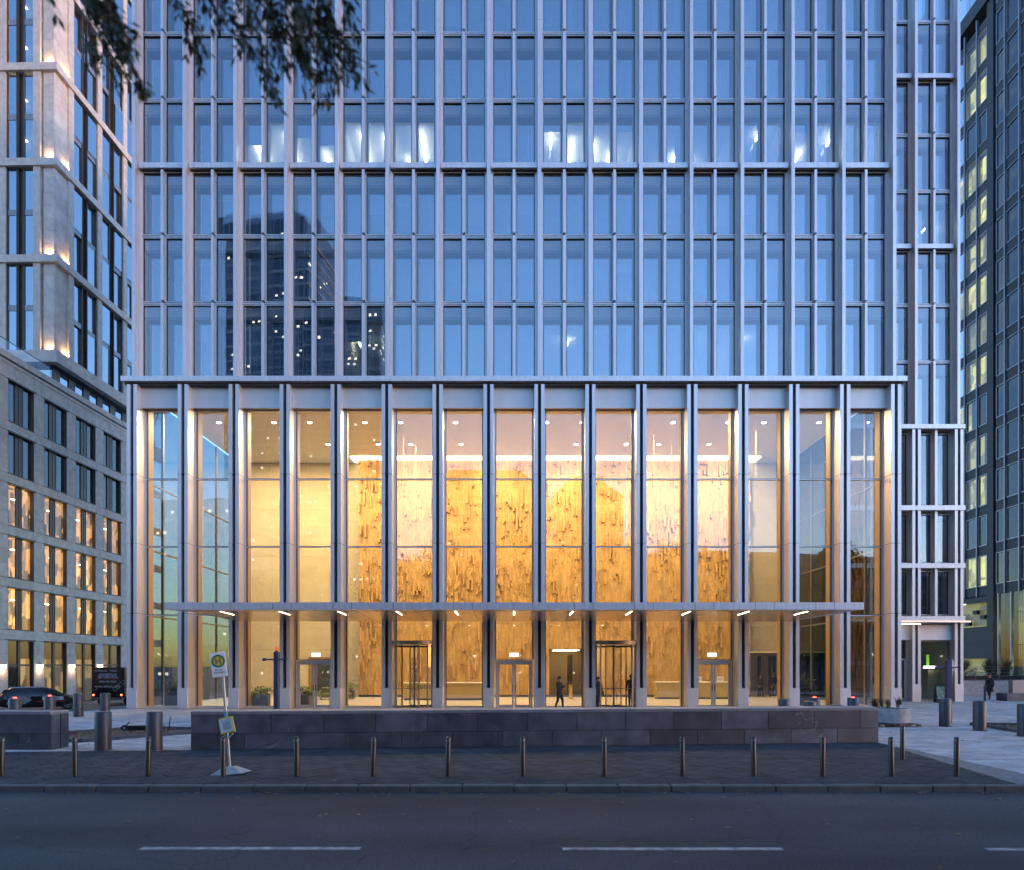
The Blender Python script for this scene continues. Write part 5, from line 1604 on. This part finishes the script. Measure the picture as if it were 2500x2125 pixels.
def estate_car(label, loc, heading):
    t = thing('estate_car', label, 'car', loc, heading)
    #  x, zbot, zbelt, ztop, half width, half width at roof
    S = [(-2.28, .42, .80, .86, .74, .70), (-2.22, .30, .88, .98, .84, .74), (-2.0, .24, .93, 1.33, .89, .66), (-1.6, .20, .95, 1.44, .905, .67), (-.7, .20, .95, 1.475, .91, .68), (.2, .20, .94, 1.46, .91, .68),
         (.65, .20, .93, 1.36, .91, .68), (1.25, .20, .92, .99, .905, .78), (1.8, .20, .84, .89, .89, .76), (2.15, .24, .70, .76, .82, .68), (2.30, .36, .58, .62, .70, .56)]
    prof = []
    for x, zb, zl, zt, w, wr in S:
        half = [(w * .86, zb), (w * .97, zb + .12), (w, (zb + zl) * .52), (w * .97, zl), (wr, zt - .05), (wr * .86, zt), (0, zt + .02)]
        prof.append([(x, y, z) for y, z in half] + [(x, -y, z) for y, z in reversed(half[:-1])])
    n = len(prof[0])
    b = MB()
    vs_ = [p for s in prof for p in s]
    fs = []
    for i in range(len(prof) - 1):
        for j in range(n):
            fs.append((i * n + j, i * n + (j + 1) % n, (i + 1) * n + (j + 1) % n, (i + 1) * n + j))
    fs += [tuple(range(n)), tuple((len(prof) - 1) * n + j for j in reversed(range(n)))]
    b.quadmesh(vs_, fs)
    b.build('body', M['car_paint'], t, smooth=True)
    # side windows, windscreen, rear window, slightly proud of the body
    def lerp(p, q, u): return tuple(p[k] + (q[k] - p[k]) * u for k in range(3))
    for s in (0, 1):
        jl, jr = (3, 4) if s == 0 else (n - 3, n - 4)
        off = .008 if s == 0 else -.008
        for (i0, i1, u0, u1) in ((2, 3, .45, .92), (3, 4, .06, .95), (4, 5, .05, .95), (5, 6, .05, .9)):
            q = [lerp(lerp(prof[i0][jl], prof[i1][jl], u0), lerp(prof[i0][jr], prof[i1][jr], u0), .10),
                 lerp(lerp(prof[i0][jl], prof[i1][jl], u1), lerp(prof[i0][jr], prof[i1][jr], u1), .10),
                 lerp(lerp(prof[i0][jl], prof[i1][jl], u1), lerp(prof[i0][jr], prof[i1][jr], u1), .92),
                 lerp(lerp(prof[i0][jl], prof[i1][jl], u0), lerp(prof[i0][jr], prof[i1][jr], u0), .92)]
            MB().poly([(a, y + off, z) for a, y, z in q]).build('side_window', M['car_glass'], t)
    MB().poly([(-2.235, -.62, .99), (-2.235, .62, .99), (-2.03, .56, 1.30), (-2.03, -.56, 1.30)]).build('rear_window', M['car_glass'], t)
    MB().poly([(1.22, -.66, 1.01), (1.22, .66, 1.01), (.68, .60, 1.36), (.68, -.60, 1.36)]).build('windscreen', M['car_glass'], t)
    for s in (-1, 1):
        MB().box(-2.30, -2.18, min(s * .5, s * .80), max(s * .5, s * .80), .76, .88).build('tail_light', M['tail'], t)
        MB().tube((-1.7, s * .60, 1.485), (.1, s * .60, 1.495), .02).build('roof_rail', M['rim'], t)
        MB().box(2.16, 2.27, min(s * .45, s * .70), max(s * .45, s * .70), .60, .68).build('headlight', M['car_white'], t)
        MB().box(.55, .75, min(s * .90, s * 1.05), max(s * .90, s * 1.05), .96, 1.08).build('door_mirror', M['car_paint'], t)
        for x in (-1.38, 1.40):
            wheel(t, x, s * .80)
    MB().box(-2.325, -2.295, -.26, .26, .56, .67).build('number_plate', M['sign_white'], t)
    # vinyl artwork on the street side
    s = -1
    MB().poly([(-1.9, s * .925, .45), (-.95, s * .925, .42), (-.55, s * .925, .70), (-.9, s * .925, .93), (-1.7, s * .925, .93)]).build('white_artwork', M['grey_vinyl'], t)
    MB().box(.0, 1.15, s * .925, s * .915, .66, .88).build('white_panel', M['car_white'], t)
    text('SPEIDEL', .21, M['logo_blue'], t, (.58, s * .93, .70), (R(90), 0, 0), align='CENTER', shear=.25, extr=.002, bold=.004)
    MB().box(-.4, 1.3, s * .922, s * .915, .57, .61).build('red_stripe', M['logo_red'], t)
    return t
estate_car('black estate car with white side artwork parked at the far left', (-31.2, 45.6, -.62), R(38))
def van(label, loc, heading):
    t = thing('box_van', label, 'van', loc, heading)
    W2, H0, H1 = 1.15, .62, 2.78
    MB().cbox(-W2, W2, 0, 4.2, H0, H1, .04).build('box_body', M['car_paint'], t)
    MB().box(-.012, .012, -.012, 0, H0 + .1, H1 - .1).build('door_gap', M['gasket'], t)
    MB().quadmesh([(-1, 4.25, .5), (1, 4.25, .5), (1, 6.0, .5), (-1, 6.0, .5), (-1, 4.25, 2.2), (1, 4.25, 2.2), (.9, 5.0, 2.1), (-.9, 5.0, 2.1), (.95, 5.9, 1.2), (-.95, 5.9, 1.2)],
                  [(0, 1, 5, 4), (1, 2, 8, 6, 5), (3, 0, 4, 7, 9), (2, 3, 9, 8), (6, 8, 9, 7), (4, 5, 6, 7), (0, 3, 2, 1)]).build('cab', M['car_paint'], t)
    MB().box(-1.1, 1.1, -.12, 0, .42, .60).build('bumper', M['bollard_cap'], t)
    MB().box(-.9, .9, .2, 4.2, .40, .60).build('chassis', M['black'], t)
    for s in (-1, 1):
        l = MB().box(s * .98 - .10, s * .98 + .10, -.04, 0, .70, .86).build('tail_light', M['tail'], t)
        MB().cyl(0, 0, 0, .03, .06, n=12).build('lit_lamp', M['tail_on'], l, loc=(s * .98, -.045, .78), rot=(R(90), 0, 0))
        MB().box(s * 1.0 - .03, s * 1.0 + .03, -.03, 0, 1.0, 2.6).build('hinge_bar', M['black'], t)
        for y in (.9, 5.1):
            wheel_ = MB().lathe([(.12, -.1), (.34, -.1), (.36, -.06), (.36, .06), (.34, .1), (.12, .1)], n=24).build('wheel', M['tyre'], t, loc=(s * .92, y, .36), rot=(0, R(90), 0))
    MB().box(-.25, .25, -.13, -.12, .46, .56).build('number_plate', M['sign_white'], t)
    text('TROCKNUNG', .15, M['car_white'], t, (-1.0, -.015, 2.48), extr=.002)
    text('SANIER', .15, M['car_white'], t, (.15, -.015, 2.48), extr=.002)
    o = text('SPEIDEL', .40, M['car_white'], t, (.0, -.012, 2.02), align='CENTER', shear=.25, extr=.002, bold=.022)
    text('SPEIDEL', .40, M['logo_blue'], t, (.0, -.018, 2.02), align='CENTER', shear=.25, extr=.002, bold=.004)
    MB().box(-.85, .7, -.018, -.012, 1.93, 1.96).build('red_line', M['logo_red'], t)
    text('0800-400 0800', .20, M['car_white'], t, (0, -.015, 1.68), align='CENTER', extr=.002)
    text('WWW.SPEIDEL.INFO', .19, M['car_white'], t, (0, -.015, 1.32), align='CENTER', extr=.002)
    # chain-like grey artwork
    for k in range(5):
        MB().lathe([(.11, 0), (.16, 0), (.16, .004), (.11, .004)], n=16).build('link_artwork', M['grey_vinyl'], t, loc=(-.9 + .02 * k if k == 0 else .35 + .18 * k, -.006, 1.25 if k == 0 else 1.05 + .16 * k), rot=(R(90), 0, 0))
van('dark box van with lit tail lamps and white lettering beside the tower', (-29.4, 50.0, -.62), R(3))

# ------------------------------------------------------------------ people
def person(label, loc, heading, h, pose, colors, coat=False, bag=False, phone=False, pants='trousers'):
    t = thing('person', label, 'person', loc, heading)
    J, E, Rd = [], [], []
    part = []
    def add(p, r, prev=None, tag_='top'):
        J.append(Vector(p) * h); Rd.append(r * h); part.append(tag_)
        if prev is not None: E.append((prev, len(J) - 1))
        return len(J) - 1
    pel = add((0, 0, .52), .082, None, 'leg')
    bel = add((0, .003, .60), .076, pel)
    che = add((0, .008, .71), .088, bel)
    sho = add((0, .012, .795), .066, che)
    nec = add((0, .004, .845), .032, sho, 'skin')
    hd0 = add((0, -.006, .885), .046, nec, 'skin')
    hd1 = add((0, -.008, .94), .056, hd0, 'skin')
    hd2 = add((0, -.004, .975), .040, hd1, 'hair')
    nose = add((0, -.058, .925), .010, hd1, 'skin')
    st = pose.get('stride', 0)
    for s in (-1, 1):
        k = st * s
        hip = add((s * .050, 0, .49), .066, pel, 'leg')
        kn = add((s * .050, -.02 - .10 * k, .275 + .01 * abs(k)), .044, hip, 'leg')
        an = add((s * .050 + pose.get('cross', 0) * (-s), -.16 * k + (.03 if k < 0 else 0), .045 + (.03 if k < 0 else 0)), .028, kn, 'leg')
        toe = add((s * .055 + pose.get('cross', 0) * (-s), -.16 * k - .075 + (.03 if k < 0 else 0), .018 + (.015 if k < 0 else 0)), .022, an, 'shoe')
        sh = add((s * .108, .012, .79), .042, sho)
        if pose.get('raise') == s:
            el = add((s * .135, -.03, .645), .034, sh)
            wr = add((s * .075, -.135, .70), .022, el, 'sleeve')
            dirn = Vector((-s * .2, -.5, .6))
        elif pose.get('fold') == s:
            el = add((s * .130, .02, .635), .034, sh)
            wr = add((s * .045, -.115, .60), .023, el, 'sleeve')
            dirn = Vector((-s * .8, -.5, .1))
        else:
            sw = -st * s * .5
            el = add((s * .138, .015 - .05 * sw, .635), .033, sh)
            wr = add((s * .140, -.015 - .14 * sw, .495), .022, el, 'sleeve')
            dirn = Vector((0, -.15, -1))
        dirn.normalize()
        side = dirn.cross(Vector((0, 0, 1)))
        side = side.normalized() if side.length > .2 else Vector((0, 1, 0))
        w0 = J[wr] / h
        palm = add(w0 + dirn * .038, .018, wr, 'skin')
        for q, (o_, l_) in enumerate(((-.014, .040), (-.005, .046), (.005, .043), (.014, .034))):
            f1 = add(w0 + dirn * .055 + side * o_, .0052, palm, 'skin')
            f2 = add(w0 + dirn * (.055 + l_ * .55) + side * o_ * 1.1 + Vector((0, -.006, 0)), .0046, f1, 'skin')
            add(w0 + dirn * (.055 + l_ * .9) + side * o_ * 1.1 + Vector((-s * .008, -.014, 0)), .004, f2, 'skin')
        th = add(w0 + dirn * .030 + side * .020, .0055, palm, 'skin')
        add(w0 + dirn * .052 + side * .028, .0048, th, 'skin')
        if pose.get('raise') == s: hand = J[palm].copy()
    me = bpy.data.meshes.new('body')
    me.from_pydata([tuple(j) for j in J], E, [])
    o = bpy.data.objects.new('body', me)
    COL.objects.link(o)
    sk = o.modifiers.new('skin', 'SKIN')
    lay_ = me.skin_vertices[0].data
    for i, r_ in enumerate(Rd):
        lay_[i].radius = (r_, r_ * (.72 if part[i] in ('top',) and i in (bel, che, sho) else 1))
        lay_[i].use_root = (i == pel)
    for i in (pel, bel, che, sho):
        lay_[i].radius = (Rd[i] * 1.15, Rd[i] * .78)
    o.modifiers.new('sub', 'SUBSURF').levels = 2
    o.modifiers['sub'].render_levels = 2
    dg = bpy.context.evaluated_depsgraph_get()
    ev = bpy.data.meshes.new_from_object(o.evaluated_get(dg))
    bpy.data.objects.remove(o)
    names = ['top', 'leg', 'skin', 'shoe']
    for nme in names: ev.materials.append(colors[nme])
    for p in ev.polygons:
        c = p.center
        best = min(range(len(J)), key=lambda i: (J[i] - c).length - Rd[i] * .6)
        tg = part[best]
        tg = {'sleeve': 'top', 'hair': 'skin'}.get(tg, tg)
        if c.z < .52 * h and tg == 'top': tg = 'top' if abs(c.x) > .1 * h else 'leg'
        p.material_index = names.index(tg)
        p.use_smooth = True
    body = link('body', ev, t)
    # hair cap and eyes
    cz = .945 * h
    hb = MB()
    prof = [(.0, .053), (.03, .050), (.052, .034), (.062, .008), (.060, -.02)]
    n = 14
    vs_, fs = [], []
    for r_, z in prof:
        for i in range(n):
            a = 2 * math.pi * i / n
            back = .5 + .5 * math.sin(a)
            zz = z - (.03 * back if z < .02 else 0) + (.012 * (1 - back) if z < .02 else 0)
            vs_.append((r_ * h * math.cos(a) * .92, -.006 * h + r_ * h * math.sin(a) * 1.05 + .006 * h, cz + zz * h))
    for k in range(len(prof) - 1):
        fs += [(k * n + i, k * n + (i + 1) % n, (k + 1) * n + (i + 1) % n, (k + 1) * n + i) for i in range(n)]
    hb.quadmesh(vs_, fs).build('hair', colors['hair'], t, smooth=True)
    for s in (-1, 1):
        MB().lathe([(0, -.006), (.006, 0), (0, .006)], n=8).build('eye', M['ink'], t, loc=(s * .022 * h, -.056 * h, .938 * h))
    if coat:
        cb2 = MB()
        vs_, fs = [], []
        n = 20
        rings = [(.815, .055, .05), (.79, .118, .068), (.70, .115, .082), (.60, .100, .078), (.50, .118, .09), (.40, .128, .10), (pose.get('hem', .33), .135, .105)]
        for z, rx, ry in rings:
            for i in range(n):
                a = 2 * math.pi * i / n
                f = 1 + (.04 * math.sin(a * 5) if z < .5 else 0)
                vs_.append((rx * h * f * math.cos(a), ry * h * f * math.sin(a) + .005 * h, z * h))
        for k in range(len(rings) - 1):
            fs += [(k * n + i, k * n + (i + 1) % n, (k + 1) * n + (i + 1) % n, (k + 1) * n + i) for i in range(n)]
        cb2.quadmesh(vs_, fs).build('coat', colors['top'], t, smooth=True)
    if phone:
        ph = thing('mobile_phone', 'small phone held up by the man outside the doors', 'phone', loc)
        p = Matrix.Rotation(heading, 3, 'Z') @ (hand + Vector((0, -.03, .05))) + Vector(loc)
        ph.location = p
        ph.rotation_euler = (R(30), 0, heading)
        MB().cbox(-.037, .037, -.005, .005, -.075, .075, .003).build('case', M['black'], ph)
        MB().box(-.033, .033, .0055, .0065, -.068, .068).build('screen', emit('phone_screen', (.8, .9, 1), .06), ph)
    if bag:
        bg_ = thing('shoulder_bag', 'dark shoulder bag carried by the person in the right revolving door', 'bag', Vector(loc) + Matrix.Rotation(heading, 3, 'Z') @ Vector((-.24, .02, .78)), heading)
        MB().cbox(-.07, .07, -.17, .17, -.15, .12, .03).build('bag_body', M['black'], bg_)
        MB().tube((0, -.14, .1), (.04, -.04, .55), .012).tube((0, .14, .1), (.04, .04, .55), .012).build('strap', M['black'], bg_)
    return t
def cloth(n, c, r_=.85): return pm(n, c, r_, 0, .15, 9)
skin_m = pm('skin', (0.42, 0.24, 0.16), 0.5, 0, 0.05)
hair_d = pm('dark_hair', (0.02, 0.014, 0.01), 0.6)
blk = cloth('black_cloth', (0.030, 0.029, 0.032)); nav = cloth('navy_trousers', (0.015, 0.017, 0.03)); shoe = pm('black_shoe', (.012, .012, .012), .35)
grey = cloth('grey_cloth', (0.09, 0.08, 0.075)); brn = cloth('dark_brown_jacket', (0.05, 0.03, 0.02)); dgr = cloth('dark_grey_trousers', (0.03, 0.028, 0.027))
person('man in dark jacket looking at his phone outside the middle doors', (2.38, 36.15, 0), R(62), 1.74, {'raise': 1, 'fold': -1, 'stride': .55}, dict(top=blk, leg=nav, skin=skin_m, shoe=shoe, hair=hair_d), phone=True)
person('person in grey coat with shoulder bag inside the right revolving door', (4.52, 37.3, .03), R(150), 1.68, {'stride': .3, 'hem': .40}, dict(top=grey, leg=dgr, skin=skin_m, shoe=shoe, hair=hair_d), coat=True, bag=True)
person('man in brown jacket seen from behind in the right revolving door', (6.35, 37.5, .03), R(170), 1.80, {'stride': .3}, dict(top=brn, leg=dgr, skin=skin_m, shoe=shoe, hair=hair_d))
person('woman in knee-length black coat walking at the far right', (32.0, 46.5, 0), R(-70), 1.76, {'stride': .35, 'hem': .30}, dict(top=blk, leg=blk, skin=skin_m, shoe=shoe, hair=hair_d), coat=True)
person('dark coated person deep in the hall, left of the pair at right', (17.9, 50.2, .012), R(20), 1.70, {'stride': .5, 'hem': .42}, dict(top=blk, leg=dgr, skin=skin_m, shoe=shoe, hair=hair_d), coat=True)
person('person in grey trousers deep in the hall, right of the pair at right', (18.9, 50.3, .012), R(-160), 1.75, {'stride': .4}, dict(top=nav, leg=grey, skin=skin_m, shoe=shoe, hair=hair_d))

# ------------------------------------------------------------------ trees
M['bark'] = pm('bark', (0.055, 0.045, 0.036), 0.9, 0, 0.3, 6, 0.6, 20, stretch=(3, 3, .5))
# overhanging street tree: the trunk stands left of the view, its drooping twigs hang into the top corner
ot = thing('overhanging_tree', 'leafy tree whose drooping branches hang into the top left corner', 'tree', (-5.6, 2.6, 0))
OT = Vector((-5.6, 2.6, 0))
rg = random.Random(21)
tr = MB()
tr.tube((0, 0, 0), (.15, .1, 2.6), .22, .18, 12).tube((.15, .1, 2.6), (.4, .4, 5.2), .18, .13, 12).tube((.4, .4, 5.2), (.7, .6, 7.6), .13, .07, 10)
limbs, lv = MB(), MB()
def limb(pts, r0):
    for k in range(len(pts) - 1):
        a = r0 * (1 - .75 * k / (len(pts) - 1)); c = r0 * (1 - .75 * (k + 1) / (len(pts) - 1))
        limbs.tube(pts[k], pts[k + 1], a, c, 7)
def hang(p, L_, lean, dens):
    """one drooping spray of fine twigs and small leaves"""
    p = Vector(p)
    d = Vector((lean, rg.uniform(-.15, .15), -.55)).normalized()
    n = 8
    for k in range(n):
        q = p + d * L_ / n
        limbs.tube(p, q, .0045, .003, n=4, cap=False)
        for _ in range(dens):
            leaf_into(lv, p + (q - p) * rg.random() + rvec(rg) * .03, (d + rvec(rg) * .8).normalized(), rg.uniform(.035, .075), rg.uniform(.016, .028), 0, .2)
        if k % 2 == 0:
            d2 = (d + rvec(rg) * .7).normalized(); e = p + d2 * L_ * .3
            limbs.tube(p, e, .003, .002, n=4, cap=False)
            for _ in range(dens):
                leaf_into(lv, p + (e - p) * rg.random() + rvec(rg) * .03, (d2 + rvec(rg) * .7), rg.uniform(.035, .075), rg.uniform(.016, .028), 0, .2)
        p = q
        d = (d + Vector((rg.uniform(-.1, .1), rg.uniform(-.1, .1), -.08))).normalized()
V = lambda x, y, z: Vector((x, y, z)) - OT
limb([(.4, .4, 5.2), V(-3.6, 3.8, 6.6), V(-2.4, 4.1, 7.0), V(-1.4, 4.2, 7.1), V(-.7, 4.2, 6.9)], .08)
limb([(.7, .6, 7.6), V(-3.8, 3.9, 7.5), V(-2.6, 4.3, 7.4), V(-1.7, 4.6, 7.4)], .06)
limb([(.4, .4, 5.2), V(-3.9, 3.6, 6.8), V(-3.2, 4.0, 7.0), V(-2.6, 4.2, 7.1)], .06)
TOPZ = 2.3 + 4.2 * .9636
# sprays: x on a 4.2 m deep row, height above the upper edge of view, length, lean, density
for x, up_, L_, ln, dn in ((-2.75, .25, .55, .45, 5), (-2.68, .1, .5, .55, 8), (-2.6, .0, .45, .7, 9), (-2.52, -.08, .45, .75, 9), (-2.42, -.12, .4, .6, 6), (-2.9, .25, .5, .3, 3), (-2.5, -.25, .35, .6, 7), (-2.38, -.3, .3, .5, 5), (-2.32, -.42, .25, .4, 4), (-2.75, -.05, .4, .6, 6),
                           (-2.2, .25, .5, .3, 4), (-2.12, .1, .4, .5, 6), (-2.0, .15, .45, .5, 8), (-1.9, .2, .5, .45, 8),
                           (-1.82, .3, .6, .4, 8), (-1.74, .25, .7, .4, 11), (-1.66, .25, .8, .4, 12), (-1.58, .3, .9, .35, 13), (-1.5, .25, .85, .35, 13), (-1.42, .2, .8, .35, 12), (-1.35, .2, .75, .3, 10), (-1.28, .2, .6, .3, 8), (-1.62, .05, .65, .45, 10), (-1.5, .0, .6, .4, 10), (-1.4, -.05, .55, .4, 8), (-1.2, .2, .4, .25, 6), (-1.1, .2, .35, .25, 5), (-1.75, .0, .5, .4, 8)):
    hang(V(x, 4.2 + rg.uniform(-.25, .25), TOPZ + up_), L_, ln, dn)
tr.build('trunk', M['bark'], ot)
limbs.build('branches', M['bark'], ot)
lv.build('leaves', M['leaf_olive'], ot, kind='stuff')

# park trees behind the viewer, mirrored in the lobby glass
def park_tree(h, seed):
    rg = random.Random(seed)
    tk, lf = MB(), MB()
    tk.tube((0, 0, 0), (.1, 0, h * .35), .35, .26, 10).tube((.1, 0, h * .35), (.2, .2, h * .7), .26, .12, 8)
    clumps = []
    for k in range(44):
        a = rg.uniform(0, 6.28); z = rg.uniform(.22, .95); rr = (1 - abs(z - .6) * 1.5) * h * .33 * rg.uniform(.5, 1)
        c = Vector((rr * math.cos(a), rr * math.sin(a), z * h))
        tk.tube((.15, .1, h * rg.uniform(.3, .65)), c, .09, .02, 5, cap=False)
        clumps.append((c, h * rg.uniform(.08, .15)))
    for c, r_ in clumps:
        for _ in range(230):
            p = c + rvec(rg) * r_ * rg.random() ** .4
            leaf_into(lf, p, rvec(rg), .5, .34, 0, .1)
    return tk.mesh('trunk', M['bark']), lf.mesh('crown', M['leaf_olive'])
pm_ = [park_tree(17, 31), park_tree(19, 32), park_tree(16, 33)]
for k, (x, y, v, sc) in enumerate(((-44, -16, 0, 1.1), (-34, -21, 2, .95), (-25, -14, 1, .95), (-16, -18, 0, 1.05), (-8, -13, 2, 1.08), (-.5, -19, 1, 1.05), (7, -14, 0, 1.1), (14, -20, 2, 1.2), (21, -14, 1, .95), (28, -19, 0, 1.0), (36, -14, 2, 1.0), (44, -18, 1, .95))):
    t = thing('park_tree', 'park tree mirrored in the lobby glass, %s from the left' % ORD[k], 'tree', (x, y, -.3), k * 1.3, 'park trees mirrored in the glass')
    t.scale = (sc, sc, sc)
    link('trunk', pm_[v][0], t)
    link('crown', pm_[v][1], t, kind='stuff')
